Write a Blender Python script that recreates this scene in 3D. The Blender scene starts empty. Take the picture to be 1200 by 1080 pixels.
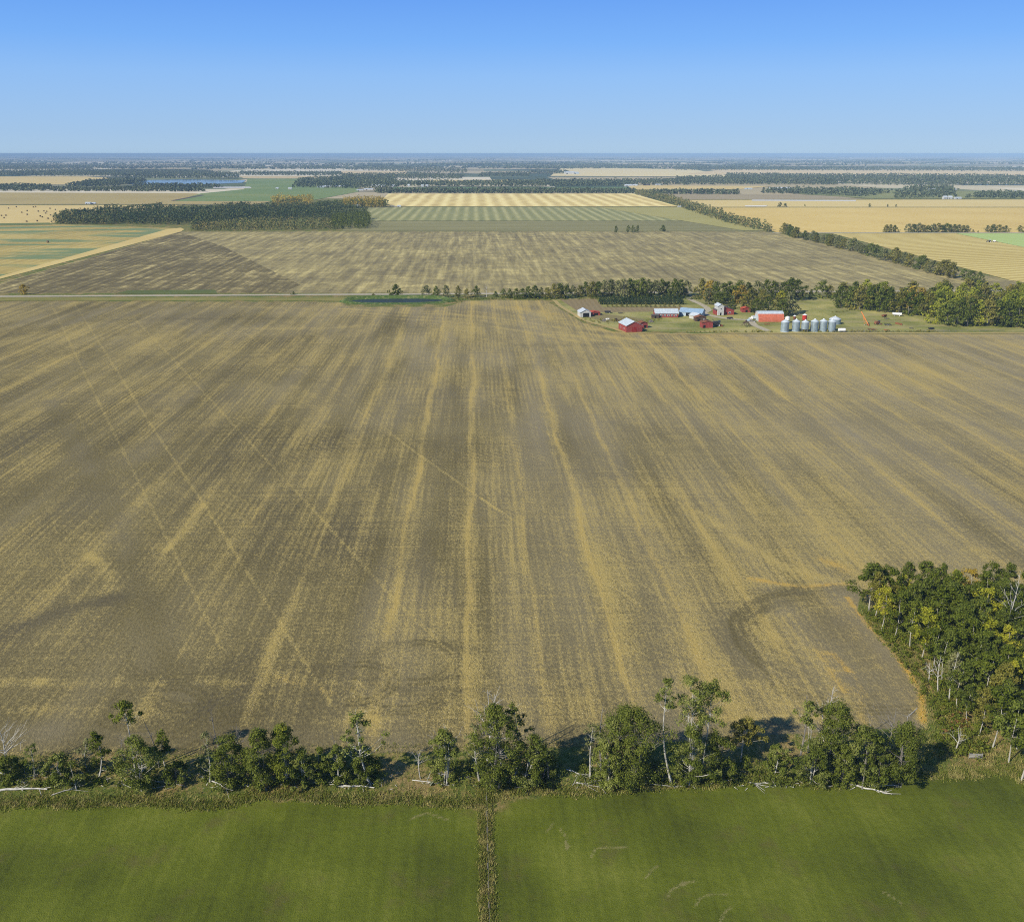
import bpy, math, random
import numpy as np
R = math.radians
rng = np.random.default_rng(7)
random.seed(7)
SC = bpy.context.scene
COL = SC.collection
PI = math.pi

# ------------------------------------------------------------------ camera
CH = 115.0                      # height of the drone above the fields
F = 1080.0                      # focal length in photo pixels (photo 1200 x 1080)
PITCH = math.atan(360.0 / F)
YAW = math.atan(45.0 / math.hypot(F, 360.0))   # looks a little clockwise of the seeding direction (+Y)
CP, SP, CY, SY = math.cos(PITCH), math.sin(PITCH), math.cos(YAW), math.sin(YAW)
FWD = np.array([SY * CP, CY * CP, -SP]); RGT = np.array([CY, -SY, 0.0]); UPV = np.cross(RGT, FWD)

def G(px, py, z=0.0):
    """photo pixel -> point of the ground plane it shows (metres)"""
    d = RGT * ((px - 600) / F) + FWD - UPV * ((py - 540) / F)
    t = (z - CH) / d[2]
    return d[0] * t, d[1] * t
def proj(x, y, z):
    v = np.array([x, y, z - CH]); zc = v @ FWD
    return 600 + F * (v @ RGT) / zc, 540 - F * (v @ UPV) / zc, zc
def height_for(px, py, ptop):
    x, y = G(px, py); lo, hi = 0.0, 60.0
    for _ in range(40):
        m = (lo + hi) / 2
        if proj(x, y, m)[1] > ptop: lo = m
        else: hi = m
    return hi
def ppm(x, y):                   # photo pixels per metre there
    return F / proj(x, y, 0)[2]
def GP(pts): return [G(*p) for p in pts]

cam = bpy.data.cameras.new("camera"); cam.lens = 36 * F / 1200; cam.sensor_width = 36
cam.sensor_fit = 'HORIZONTAL'; cam.clip_start = 1; cam.clip_end = 400000
co = bpy.data.objects.new("camera", cam); COL.objects.link(co)
co.location = (0, 0, CH); co.rotation_euler = (PI / 2 - PITCH, 0, -YAW)
SC.camera = co

# ------------------------------------------------------------------ light
SUN_EL, SUN_AZ = 36.0, 232.0     # azimuth clockwise from +Y: sun behind the camera, on its port side
w = bpy.data.worlds.new("World"); SC.world = w; w.use_nodes = True
nt = w.node_tree; nt.nodes.clear()
sky = nt.nodes.new('ShaderNodeTexSky'); sky.sky_type = 'NISHITA'; sky.sun_disc = False
sky.sun_elevation = R(SUN_EL); sky.sun_rotation = R(SUN_AZ); sky.altitude = 700
sky.air_density = 1.0; sky.dust_density = 0.6; sky.ozone_density = 3.0
bg = nt.nodes.new('ShaderNodeBackground'); bg.inputs[1].default_value = 0.105
wo = nt.nodes.new('ShaderNodeOutputWorld')
# the clear blue gradient of a dry autumn sky, by height above the horizon, laid over the physical sky
tcw = nt.nodes.new('ShaderNodeTexCoord'); sx = nt.nodes.new('ShaderNodeSeparateXYZ'); nt.links.new(tcw.outputs['Generated'], sx.inputs[0])
rp_ = nt.nodes.new('ShaderNodeValToRGB'); nt.links.new(sx.outputs[2], rp_.inputs[0]); el_ = rp_.color_ramp.elements
stops_ = [(0.0, (.30, .45, .62)), (.02, (.26, .42, .64)), (.073, (.20, .39, .72)), (.104, (.135, .335, .74)), (.145, (.095, .27, .71)), (.4, (.05, .14, .36)), (1.0, (.03, .085, .24))]
while len(el_) < len(stops_): el_.new(0.5)
for e_, (p_, c_) in zip(el_, stops_): e_.position = p_; e_.color = c_ + (1,)
vm = nt.nodes.new('ShaderNodeVectorMath'); vm.operation = 'SCALE'; vm.inputs['Scale'].default_value = 1 / 0.105; nt.links.new(rp_.outputs[0], vm.inputs[0])
mx = nt.nodes.new('ShaderNodeMix'); mx.data_type = 'RGBA'; mx.inputs[0].default_value = 0.90
nt.links.new(sky.outputs[0], mx.inputs[6]); nt.links.new(vm.outputs[0], mx.inputs[7])
nt.links.new(mx.outputs[2], bg.inputs[0]); nt.links.new(bg.outputs[0], wo.inputs[0])
sl = bpy.data.lights.new("sun", 'SUN'); sl.energy = 4.5; sl.angle = R(0.53); sl.color = (1, 0.93, 0.78)
so = bpy.data.objects.new("sun", sl); COL.objects.link(so)
so.rotation_euler = (R(90 - SUN_EL), 0, R(-SUN_AZ) + PI)
so.location = (-200, -200, 300)
SC.view_settings.view_transform = 'Standard'; SC.view_settings.look = 'None'
SC.view_settings.exposure = 0.35; SC.view_settings.gamma = 1.0
SC.cycles.filter_width = 1.05; SC.cycles.max_bounces = 5; SC.cycles.diffuse_bounces = 2; SC.cycles.volume_bounces = 1
SC.cycles.transparent_max_bounces = 6; SC.cycles.use_denoising = False; SC.cycles.denoiser = 'OPENIMAGEDENOISE'; SC.cycles.denoising_input_passes = 'RGB_ALBEDO_NORMAL'; SC.cycles.denoising_prefilter = 'ACCURATE'; SC.cycles.sample_clamp_indirect = 4
SC.cycles.glossy_bounces = 2; SC.cycles.transmission_bounces = 2

# ------------------------------------------------------------------ node helper
class NB:
    def __init__(s, name):
        s.m = bpy.data.materials.new(name); s.m.use_nodes = True
        s.t = s.m.node_tree; s.t.nodes.clear()
        s.out = s.t.nodes.new('ShaderNodeOutputMaterial')
        s.b = s.t.nodes.new('ShaderNodeBsdfPrincipled'); s.b.inputs['Roughness'].default_value = 0.9
        s.b.inputs['Specular IOR Level'].default_value = 0.15
        s.t.links.new(s.b.outputs[0], s.out.inputs[0])
        tc = s.t.nodes.new('ShaderNodeTexCoord'); s.obj = tc.outputs['Object']; s.gen = tc.outputs['Generated']
    def set(s, inp, v):
        if v is None: return
        if hasattr(v, 'is_linked'): s.t.links.new(v, inp)
        else:
            if isinstance(v, tuple) and len(v) == 3 and inp.type == 'RGBA': v = v + (1,)
            inp.default_value = v
    def math(s, op, a, b=None, c=None, clamp=False):
        n = s.t.nodes.new('ShaderNodeMath'); n.operation = op; n.use_clamp = clamp
        s.set(n.inputs[0], a); s.set(n.inputs[1], b); s.set(n.inputs[2], c)
        return n.outputs[0]
    def add(s, a, b): return s.math('ADD', a, b)
    def mul(s, a, b): return s.math('MULTIPLY', a, b)
    def sub(s, a, b): return s.math('SUBTRACT', a, b)
    def sstep(s, x, lo, hi):
        n = s.t.nodes.new('ShaderNodeMapRange'); n.interpolation_type = 'SMOOTHSTEP'
        s.set(n.inputs[0], x); s.set(n.inputs[1], lo); s.set(n.inputs[2], hi); return n.outputs[0]
    def maprange(s, x, a, b, c, d):
        n = s.t.nodes.new('ShaderNodeMapRange')
        for i, v in enumerate((x, a, b, c, d)): s.set(n.inputs[i], v)
        return n.outputs[0]
    def mapping(s, scale=(1, 1, 1), rot=0, loc=(0, 0, 0), vec=None):
        n = s.t.nodes.new('ShaderNodeMapping'); s.set(n.inputs[0], vec or s.obj)
        n.inputs['Location'].default_value = loc; n.inputs['Rotation'].default_value = (0, 0, rot); n.inputs['Scale'].default_value = scale
        return n.outputs[0]
    def noise(s, scale, detail=3, vec=None, rough=0.5, dist=0.0):
        n = s.t.nodes.new('ShaderNodeTexNoise'); s.set(n.inputs['Vector'], vec or s.obj)
        n.inputs['Scale'].default_value = scale; n.inputs['Detail'].default_value = detail
        n.inputs['Roughness'].default_value = rough; n.inputs['Distortion'].default_value = dist
        return n.outputs[0]
    def voro(s, scale, vec=None, out='Distance', feat='F1', rand=1.0):
        n = s.t.nodes.new('ShaderNodeTexVoronoi'); s.set(n.inputs['Vector'], vec or s.obj); n.feature = feat
        n.inputs['Scale'].default_value = scale; n.inputs['Randomness'].default_value = rand
        return n.outputs[out]
    def white(s, vec, dim='3D', out='Value'):
        n = s.t.nodes.new('ShaderNodeTexWhiteNoise'); n.noise_dimensions = dim
        s.set(n.inputs['Vector'] if dim != '1D' else n.inputs['W'], vec); return n.outputs[out]
    def sep(s, vec):
        n = s.t.nodes.new('ShaderNodeSeparateXYZ'); s.set(n.inputs[0], vec); return n.outputs
    def comb(s, x, y, z=0.0):
        n = s.t.nodes.new('ShaderNodeCombineXYZ'); s.set(n.inputs[0], x); s.set(n.inputs[1], y); s.set(n.inputs[2], z); return n.outputs[0]
    def mix(s, f, a, b, blend='MIX'):
        n = s.t.nodes.new('ShaderNodeMix'); n.data_type = 'RGBA'; n.blend_type = blend
        s.set(n.inputs[0], f); s.set(n.inputs[6], a); s.set(n.inputs[7], b); return n.outputs[2]
    def ramp(s, f, stops, interp='LINEAR'):
        n = s.t.nodes.new('ShaderNodeValToRGB'); s.set(n.inputs[0], f); e = n.color_ramp.elements; n.color_ramp.interpolation = interp
        while len(e) < len(stops): e.new(0.5)
        for i, (p, c) in enumerate(stops): e[i].position = p; e[i].color = tuple(c) + (1,)
        return n.outputs[0]
    def attr(s, name):
        n = s.t.nodes.new('ShaderNodeAttribute'); n.attribute_name = name; return n.outputs['Fac']
    def bump(s, h, strength, dist=0.3):
        n = s.t.nodes.new('ShaderNodeBump'); n.inputs['Strength'].default_value = strength; n.inputs['Distance'].default_value = dist
        s.set(n.inputs['Height'], h); s.t.links.new(n.outputs[0], s.b.inputs['Normal'])
    def col(s, c): s.set(s.b.inputs['Base Color'], c); return s.m
    def wave(s, x, period, phase=0.0):            # 0..1 sine of a coordinate in metres
        return s.math('MULTIPLY_ADD', s.math('SINE', s.math('MULTIPLY_ADD', x, 2 * PI / period, phase)), 0.5, 0.5)

def v3(c, k): return tuple(min(1, x * k) for x in c)

# ------------------------------------------------------------------ object helpers
def tag(o, label=None, cat=None, group=None, kind=None):
    if label: o['label'] = label
    if cat: o['category'] = cat
    if group: o['group'] = group
    if kind: o['kind'] = kind
    return o
def mesh_np(name, verts, quads=None, tris=None, attrs=None, smooth=False):
    me = bpy.data.meshes.new(name)
    verts = np.asarray(verts, dtype=np.float32).reshape(-1, 3)
    q = np.asarray(quads if quads is not None else np.zeros((0, 4)), dtype=np.int32).reshape(-1, 4)
    t = np.asarray(tris if tris is not None else np.zeros((0, 3)), dtype=np.int32).reshape(-1, 3)
    me.vertices.add(len(verts)); me.vertices.foreach_set('co', verts.ravel())
    nl = q.size + t.size
    me.loops.add(nl); me.loops.foreach_set('vertex_index', np.concatenate([q.ravel(), t.ravel()]))
    me.polygons.add(len(q) + len(t))
    starts = np.concatenate([np.arange(len(q)) * 4, q.size + np.arange(len(t)) * 3]).astype(np.int32)
    me.polygons.foreach_set('loop_start', starts)
    me.update(calc_edges=True); me.validate()
    if smooth: me.polygons.foreach_set('use_smooth', np.ones(len(me.polygons), dtype=bool))
    for k, v in (attrs or {}).items():
        a = me.attributes.new(k, 'FLOAT', 'POINT'); a.data.foreach_set('value', np.asarray(v, dtype=np.float32))
    return me
def link(name, me, mat=None, parent=None, loc=None):
    o = bpy.data.objects.new(name, me); COL.objects.link(o)
    if mat and me is not None:
        if not me.materials: me.materials.append(mat)
    if parent is not None: o.parent = parent
    if loc is not None: o.location = loc
    return o
def empty(name, loc, rz=0.0, label=None, cat=None, group=None, scale=None):
    o = bpy.data.objects.new(name, None); COL.objects.link(o); o.location = loc; o.rotation_euler = (0, 0, rz)
    if scale is not None: o.scale = scale
    return tag(o, label, cat, group)
def copy_tree(o, parent=None):
    c = o.copy(); COL.objects.link(c)
    if parent is not None: c.parent = parent
    for ch in list(o.children): copy_tree(ch, c)
    return c
def sheet(name, pts, z, mat, label, cat, parent=None):
    """flat polygon of the setting, world points"""
    me = bpy.data.meshes.new(name); me.from_pydata([(x, y, 0) for x, y in pts], [], [list(range(len(pts)))])
    me.update()
    if me.polygons[0].normal.z < 0: me.flip_normals()
    o = link(name, me, mat, loc=(0, 0, z)); return tag(o, label, cat, None, 'structure')

class MB:
    """collects boxes, tubes and surfaces of one part"""
    def __init__(s): s.v = []; s.f = []
    def add(s, verts, faces):
        n = len(s.v); s.v += [tuple(p) for p in verts]; s.f += [[i + n for i in f] for f in faces]; return s
    def box(s, c, d, rz=0):
        x, y, z = d[0] / 2, d[1] / 2, d[2] / 2; ca, sa = math.cos(rz), math.sin(rz); vs = []
        for sx, sy, sz in [(-1, -1, -1), (1, -1, -1), (1, 1, -1), (-1, 1, -1), (-1, -1, 1), (1, -1, 1), (1, 1, 1), (-1, 1, 1)]:
            a, b = sx * x, sy * y; vs.append((c[0] + a * ca - b * sa, c[1] + a * sa + b * ca, c[2] + sz * z))
        return s.add(vs, [[0, 3, 2, 1], [4, 5, 6, 7], [0, 1, 5, 4], [1, 2, 6, 5], [2, 3, 7, 6], [3, 0, 4, 7]])
    def tube(s, pts, rad, n=6, cap=True):
        pts = [np.array(p, float) for p in pts]; base = len(s.v)
        for i, p in enumerate(pts):
            d = pts[min(i + 1, len(pts) - 1)] - pts[max(i - 1, 0)]; d /= (np.linalg.norm(d) + 1e-9)
            a = np.cross(d, [0.12, 0.97, 0.2]); a /= (np.linalg.norm(a) + 1e-9); b = np.cross(d, a)
            r = rad[i] if hasattr(rad, '__len__') else rad
            for k in range(n):
                t = 2 * PI * k / n; s.v.append(tuple(p + r * (a * math.cos(t) + b * math.sin(t))))
        for i in range(len(pts) - 1):
            for k in range(n):
                k2 = (k + 1) % n; s.f.append([base + i * n + k, base + i * n + k2, base + (i + 1) * n + k2, base + (i + 1) * n + k])
        if cap:
            s.f.append([base + k for k in range(n)][::-1]); s.f.append([base + (len(pts) - 1) * n + k for k in range(n)])
        return s
    def lathe(s, prof, n=24, c=(0, 0, 0)):
        base = len(s.v)
        for r, z in prof:
            for k in range(n):
                t = 2 * PI * k / n; s.v.append((c[0] + r * math.cos(t), c[1] + r * math.sin(t), c[2] + z))
        for i in range(len(prof) - 1):
            for k in range(n):
                k2 = (k + 1) % n; s.f.append([base + i * n + k, base + i * n + k2, base + (i + 1) * n + k2, base + (i + 1) * n + k])
        return s
    def prism(s, prof, y0, y1):
        """profile in x,z extruded along y"""
        n = len(prof); b = len(s.v)
        s.v += [(x, y0, z) for x, z in prof] + [(x, y1, z) for x, z in prof]
        for k in range(n):
            k2 = (k + 1) % n; s.f.append([b + k, b + k2, b + n + k2, b + n + k])
        s.f.append([b + k for k in range(n)][::-1]); s.f.append([b + n + k for k in range(n)]); return s
    def build(s, name, mat, parent=None, loc=None, smooth=False):
        me = bpy.data.meshes.new(name); me.from_pydata(s.v, [], s.f); me.update(); me.validate()
        if smooth: me.polygons.foreach_set('use_smooth', [True] * len(me.polygons))
        return link(name, me, mat, parent, loc)

# ------------------------------------------------------------------ materials
def simple(name, c, rough=0.85, var=0.15, scale=0.8, metal=0.0, stretch=(1, 1, 1)):
    n = NB(name); k = n.noise(scale, 4, n.mapping(stretch))
    n.col(n.ramp(k, [(0.3, v3(c, 1 - var)), (0.7, v3(c, 1 + var))])); n.b.inputs['Roughness'].default_value = rough
    n.b.inputs['Metallic'].default_value = metal; return n.m
def siding(name, c, period=0.6, axis='xy', depth=0.12, rough=0.75):
    n = NB(name); o = n.sep(n.obj); x = n.add(o[0], o[1])
    wv = n.wave(x, period); k = n.noise(0.9, 4)
    base = n.ramp(k, [(0.3, v3(c, 0.78)), (0.75, v3(c, 1.12))])
    n.col(n.mix(n.mul(n.math('POWER', wv, 6.0), 0.25), base, v3(c, 0.5))); n.bump(wv, 0.4, 0.05)
    n.b.inputs['Roughness'].default_value = rough; return n.m
M = {}
M['red'] = siding('red_boards', (0.30, 0.065, 0.055)); M['white'] = siding('white_boards', (0.52, 0.52, 0.50))
M['brown'] = siding('weathered_boards', (0.11, 0.075, 0.055)); M['blue_wall'] = siding('pale_blue_siding', (0.42, 0.52, 0.62))
M['grey_roof'] = siding('galvanised_roof', (0.50, 0.56, 0.60), 0.9, rough=0.45); M['blue_roof'] = siding('pale_blue_roof', (0.28, 0.40, 0.53), 0.9, rough=0.5)
M['white_roof'] = siding('white_metal_roof', (0.52, 0.57, 0.61), 0.9, rough=0.5); M['dark_roof'] = simple('dark_shingles', (0.10, 0.085, 0.08))
M['red_roof'] = siding('orange_red_roof', (0.45, 0.09, 0.05))
M['dark'] = simple('dark_opening', (0.012, 0.012, 0.014), 0.9); M['glass'] = simple('window_glass', (0.05, 0.07, 0.09), 0.15)  # near-black for doors, and for the shade inside the open shed
M['trim'] = simple('white_trim', (0.75, 0.75, 0.73)); M['steel'] = simple('machine_steel', (0.22, 0.21, 0.20), 0.6)
M['rust'] = simple('rusty_steel', (0.20, 0.08, 0.04), 0.9, 0.4); M['orange_paint'] = simple('orange_paint', (0.62, 0.20, 0.05), 0.6)
M['red_paint'] = simple('red_machine_paint', (0.42, 0.04, 0.03), 0.5); M['rubber'] = simple('tyre_rubber', (0.02, 0.02, 0.02))
M['black_paint'] = simple('dark_machine_paint', (0.035, 0.035, 0.04), 0.6); M['tank_white'] = simple('tank_white', (0.78, 0.78, 0.76), 0.5, 0.06)

def bin_mat():
    n = NB('corrugated_bin_steel'); z = n.sep(n.obj)[2]; wv = n.wave(z, 0.35)
    k = n.noise(0.5, 3); c = n.ramp(k, [(0.3, (0.24, 0.31, 0.35)), (0.7, (0.36, 0.43, 0.47))])
    ring = n.math('GREATER_THAN', n.math('FRACT', n.mul(z, 1 / 1.12)), 0.93)
    n.col(n.mix(n.mul(ring, 0.35), c, (0.2, 0.23, 0.25))); n.bump(wv, 0.5, 0.06)
    n.b.inputs['Metallic'].default_value = 0.35; n.b.inputs['Roughness'].default_value = 0.42; return n.m
M['bin'] = bin_mat()

def rough_grass_color(n, green=0.5):
    a = n.noise(0.09, 4); b = n.noise(1.1, 4, n.mapping((1, 0.6, 1)), 0.65); c = n.noise(4.0, 2)
    dry = n.sstep(n.add(n.mul(a, 0.9), n.add(n.mul(b, 0.6), n.mul(c, 0.25))), 0.98 - 0.35 * (1 - green), 1.25 - 0.35 * (1 - green))
    g = n.ramp(b, [(0.25, (0.055, 0.080, 0.013)), (0.5, (0.115, 0.145, 0.025)), (0.75, (0.19, 0.195, 0.045))])
    y = n.ramp(n.noise(2.5, 3), [(0.3, (0.17, 0.125, 0.045)), (0.7, (0.40, 0.29, 0.12))])
    return n.mix(dry, g, y)

def stubble_mat():
    """the big harrowed stubble field: soil under chaff, tonal layout in vertex attributes"""
    n = NB('harrowed_stubble'); o = n.sep(n.obj); x, y = o[0], o[1]
    straw, tone, grass, orng = n.attr('straw'), n.attr('tone'), n.attr('grass'), n.attr('orange')
    big = n.noise(0.012, 4); mid = n.noise(0.07, 4, n.mapping((1, 0.35, 1)))
    # fine drill rows along +Y and the crossing harrow passes
    wob = n.mul(n.noise(0.03, 2), 3.0)
    rows = n.wave(n.add(x, wob), 2.3); rows2 = n.wave(n.add(n.mul(x, 0.72), n.add(n.mul(y, 0.69), wob)), 3.1)
    streak = n.noise(1.0, 5, n.mapping((0.9, 0.014, 1)), 0.7)
    cross = n.noise(1.0, 3, n.mapping((0.02, 0.5, 1), R(34)), 0.6)
    fl = n.noise(4.2, 4, None, 0.82); fl2 = n.noise(1.15, 3, n.mapping((1.3, 0.8, 1)), 0.7)
    patch = n.noise(0.35, 3, n.mapping((1, 0.4, 1)))
    d = n.add(straw, n.mul(n.sub(streak, 0.5), 1.0))
    d = n.add(d, n.mul(n.sub(cross, 0.5), 0.7)); d = n.add(d, n.mul(n.sub(patch, 0.5), 0.6))
    d = n.add(d, n.mul(n.mul(n.sub(rows, 0.5), n.sstep(n.noise(0.03, 3), 0.35, 0.65)), 0.30)); d = n.add(d, n.mul(n.mul(n.sub(rows2, 0.5), n.sstep(n.noise(0.022, 3), 0.45, 0.65)), 0.16))
    d = n.add(d, n.mul(n.sub(mid, 0.5), 0.4))
    flk = n.add(n.mul(n.sub(fl, 0.5), 4.4), n.mul(n.sub(fl2, 0.5), 2.0))
    m = n.sstep(n.add(d, flk), 0.15, 1.05)
    soil = n.ramp(n.add(n.mul(big, 0.5), n.mul(fl2, 0.5)), [(0.3, (0.070, 0.056, 0.022)), (0.5, (0.150, 0.122, 0.050)), (0.72, (0.27, 0.222, 0.100))])
    soil = n.mix(n.math('MULTIPLY', tone, 1.0, clamp=True), soil, (0.28, 0.238, 0.150))
    soil = n.mix(n.math('MULTIPLY', tone, -1.0, clamp=True), soil, (0.075, 0.066, 0.048))
    st = n.ramp(fl, [(0.3, (0.28, 0.215, 0.06)), (0.55, (0.45, 0.355, 0.12)), (0.75, (0.68, 0.575, 0.27))])
    st = n.mix(n.math('MULTIPLY', orng, 0.9, clamp=True), st, (0.55, 0.33, 0.05))
    c = n.mix(n.mul(m, 0.92), soil, st)
    pg = n.voro(2.2, n.mapping((1, 1, 1)), 'Distance')               # bright bits of chaff
    c = n.mix(n.mul(n.mul(n.math('LESS_THAN', pg, 0.17), n.sstep(d, 0.15, 0.7)), 0.7), c, (0.78, 0.66, 0.40))
    gm = n.sstep(n.add(grass, n.mul(n.sub(fl2, 0.5), 0.7)), 0.42, 0.62)
    n.col(n.mix(gm, c, rough_grass_color(n, 0.35)))
    n.bump(n.add(n.mul(fl, 0.6), fl2), 0.75, 0.35); return n.m

def pasture_mat():
    n = NB('green_pasture'); straw, grass = n.attr('straw'), n.attr('grass')
    a = n.noise(0.045, 4); b = n.noise(0.9, 4, None, 0.65); c = n.noise(4.2, 4, None, 0.8); s = n.noise(1.0, 3, n.mapping((0.7, 0.03, 1)))
    k = n.add(n.add(n.mul(a, 0.75), n.mul(b, 0.25)), n.add(n.mul(c, 0.45), n.mul(s, 0.22))); k = n.sub(k, 0.1)
    g = n.ramp(n.mul(k, 0.7), [(0.32, (0.040, 0.050, 0.007)), (0.44, (0.084, 0.104, 0.010)), (0.54, (0.122, 0.148, 0.013)), (0.68, (0.21, 0.225, 0.035))])
    br = n.sstep(n.add(n.noise(0.11, 5, None, 0.65), n.mul(c, 0.35)), 0.70, 0.92)
    g = n.mix(n.mul(br, 0.55), g, (0.125, 0.102, 0.036))
    dry = n.mul(n.sstep(n.add(straw, n.mul(n.sub(c, 0.5), 2.2)), 0.35, 0.95), 0.8)
    g = n.mix(dry, g, n.ramp(c, [(0.3, (0.14, 0.13, 0.04)), (0.7, (0.36, 0.32, 0.13))]))
    gm = n.sstep(n.add(grass, n.mul(n.sub(b, 0.5), 0.7)), 0.35, 0.7)
    n.col(n.mix(gm, g, rough_grass_color(n, 0.5)))
    n.bump(n.add(n.mul(c, 0.8), n.mul(b, 0.6)), 0.8, 0.38); return n.m

def field_mat(name, stops, period=0, ang=0.0, contrast=0.25, patch=0.006, pscale=0.6, fine=0.35, second=None, amt2=0.0, streak=0.0, irregular=0.5):
    """flat crop field: noise patches, windrow stripes (direction ang, degrees from +Y) and fine mottling"""
    stops = [(p, (c[0] * 1.16, c[1] * 1.12, c[2] * 0.84)) for p, c in stops]
    n = NB(name); a = n.noise(patch, 4, None, 0.55); f = n.noise(fine, 3, None, 0.7)
    k = n.add(n.mul(n.sub(a, 0.5), pscale), n.mul(n.sub(f, 0.5), 0.55)); k = n.add(k, 0.5)
    vec = n.mapping((1, 1, 1), R(ang)); xr = n.sep(vec)[0]
    if period:
        wb = n.mul(n.noise(0.012, 2), period * irregular)
        wv = n.math('POWER', n.wave(n.add(xr, wb), period), 1.5)
        wv = n.mul(n.sub(wv, 0.45), n.maprange(n.noise(0.01, 3), 0.3, 0.7, 0.4, 1.3))
        k = n.add(k, n.mul(wv, contrast))
    if streak:
        k = n.add(k, n.mul(n.sub(n.noise(1.0, 4, n.mapping((0.17, 0.010, 1), R(ang)), 0.65, 0.35), 0.5), streak * 0.75))
        k = n.add(k, n.mul(n.sub(n.noise(0.06, 5, None, 0.7), 0.5), streak * 0.55))
    c = n.ramp(k, stops)
    if second:
        c = n.mix(n.mul(n.sstep(n.noise(patch * 1.7, 5, n.mapping((0.6, 2, 1), R(ang), (50, 20, 3))), 0.47, 0.6), amt2), c, second)
    n.col(c); n.bump(f, 0.4, 0.3); return n.m

def ground_mat():
    """open country: a patchwork of quarter sections"""
    n = NB('prairie_patchwork'); o = n.sep(n.obj); x, y = o[0], o[1]
    jx = n.mul(n.math('FLOOR', n.mul(y, 1 / 830.0)), 213.7)
    wx = n.mul(n.white(n.comb(n.math('FLOOR', n.mul(y, 1 / 1660.0)), 3.0)), 1)
    cx = n.math('FLOOR', n.mul(n.add(x, jx), 1 / 1150.0)); cy = n.math('FLOOR', n.mul(y, 1 / 830.0))
    r1 = n.white(n.comb(cx, cy, 1.0)); r2 = n.white(n.comb(cx, cy, 2.0)); r3 = n.white(n.comb(cx, cy, 5.0))
    fx = n.math('FRACT', n.mul(n.add(x, jx), 1 / 1150.0)); half = n.math('GREATER_THAN', fx, r3)
    rr = n.math('FRACT', n.add(r1, n.mul(half, 0.37)))
    c = n.ramp(rr, [(0.0, (0.44, 0.36, 0.20)), (0.18, (0.58, 0.50, 0.32)), (0.34, (0.10, 0.13, 0.06)), (0.44, (0.20, 0.22, 0.10)), (0.54, (0.70, 0.62, 0.45)), (0.72, (0.05, 0.078, 0.04)), (0.80, (0.46, 0.38, 0.23)), (0.92, (0.24, 0.23, 0.12))], 'CONSTANT')
    k = n.noise(0.004, 5); c = n.mix(n.mul(n.sub(k, 0.3), 0.5), c, v3((0.2, 0.19, 0.1), 1))
    wood = n.sstep(n.noise(0.0011, 6, n.mapping((0.55, 1.0, 1)), 0.62), 0.535, 0.58)     # scattered woods
    c = n.mix(n.mul(wood, 0.9), c, n.ramp(n.noise(0.02, 3), [(0.3, (0.022, 0.036, 0.018)), (0.7, (0.06, 0.08, 0.035))]))
    n.col(c); return n.m

def leaf_mat(name, stops, trans=0.25, hue=0.5):
    n = NB(name); g = n.t.nodes.new('ShaderNodeNewGeometry'); oi = n.t.nodes.new('ShaderNodeObjectInfo')
    if trans > 0.1 and 'autumn' not in name and 'blades' not in name: stops = [(p, (c_[0] * 1.30, c_[1] * 1.24, c_[2] * 0.95)) for p, c_ in stops]
    k = n.add(n.mul(g.outputs['Random Per Island'], 0.6), n.mul(oi.outputs['Random'], 0.4))
    c = n.ramp(k, stops); c = n.mix(n.mul(n.sstep(n.noise(0.35, 2), 0.45, 0.65), hue), c, v3(stops[-1][1], 1.05))
    n.col(c); n.b.inputs['Roughness'].default_value = 0.6; n.b.inputs['Specular IOR Level'].default_value = 0.08
    tr = n.t.nodes.new('ShaderNodeBsdfTranslucent'); n.set(tr.inputs[0], c)
    ms = n.t.nodes.new('ShaderNodeMixShader'); ms.inputs[0].default_value = trans
    n.t.links.new(n.b.outputs[0], ms.inputs[1]); n.t.links.new(tr.outputs[0], ms.inputs[2]); n.t.links.new(ms.outputs[0], n.out.inputs[0])
    return n.m
L = {
 'poplar': leaf_mat('poplar_leaves', [(0.0, (0.044, 0.062, 0.010)), (0.5, (0.092, 0.122, 0.022)), (0.85, (0.155, 0.185, 0.045)), (1.0, (0.26, 0.28, 0.11))]),
 'dark': leaf_mat('dark_poplar_leaves', [(0.0, (0.034, 0.050, 0.008)), (0.6, (0.078, 0.104, 0.018)), (1.0, (0.16, 0.185, 0.045))]),
 'lush': leaf_mat('bright_green_leaves', [(0.0, (0.036, 0.054, 0.006)), (0.5, (0.076, 0.104, 0.013)), (1.0, (0.155, 0.18, 0.034))]),
 'lime': leaf_mat('lime_leaves', [(0.0, (0.11, 0.14, 0.014)), (0.5, (0.23, 0.25, 0.026)), (1.0, (0.36, 0.33, 0.05))]),
 'gold': leaf_mat('autumn_gold_leaves', [(0.0, (0.18, 0.13, 0.02)), (0.5, (0.38, 0.27, 0.035)), (1.0, (0.52, 0.40, 0.07))]),
 'rust': leaf_mat('autumn_rust_leaves', [(0.0, (0.09, 0.045, 0.02)), (0.5, (0.19, 0.09, 0.035)), (1.0, (0.30, 0.17, 0.06))]),
 'grey': leaf_mat('grey_green_leaves', [(0.0, (0.065, 0.078, 0.035)), (0.5, (0.14, 0.155, 0.075)), (1.0, (0.25, 0.25, 0.14))]),
 'olive': leaf_mat('olive_leaves', [(0.0, (0.07, 0.075, 0.016)), (0.5, (0.15, 0.15, 0.036)), (1.0, (0.24, 0.22, 0.07))]),
 'vivid': leaf_mat('bright_grove_leaves', [(0.0, (0.09, 0.12, 0.014)), (0.5, (0.18, 0.215, 0.028)), (1.0, (0.30, 0.31, 0.05))]),  # lush tone brightened for the east wood
 'spruce': leaf_mat('spruce_needles', [(0.0, (0.016, 0.036, 0.015)), (0.6, (0.036, 0.070, 0.026)), (1.0, (0.08, 0.115, 0.04))], 0.05),
}
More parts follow.
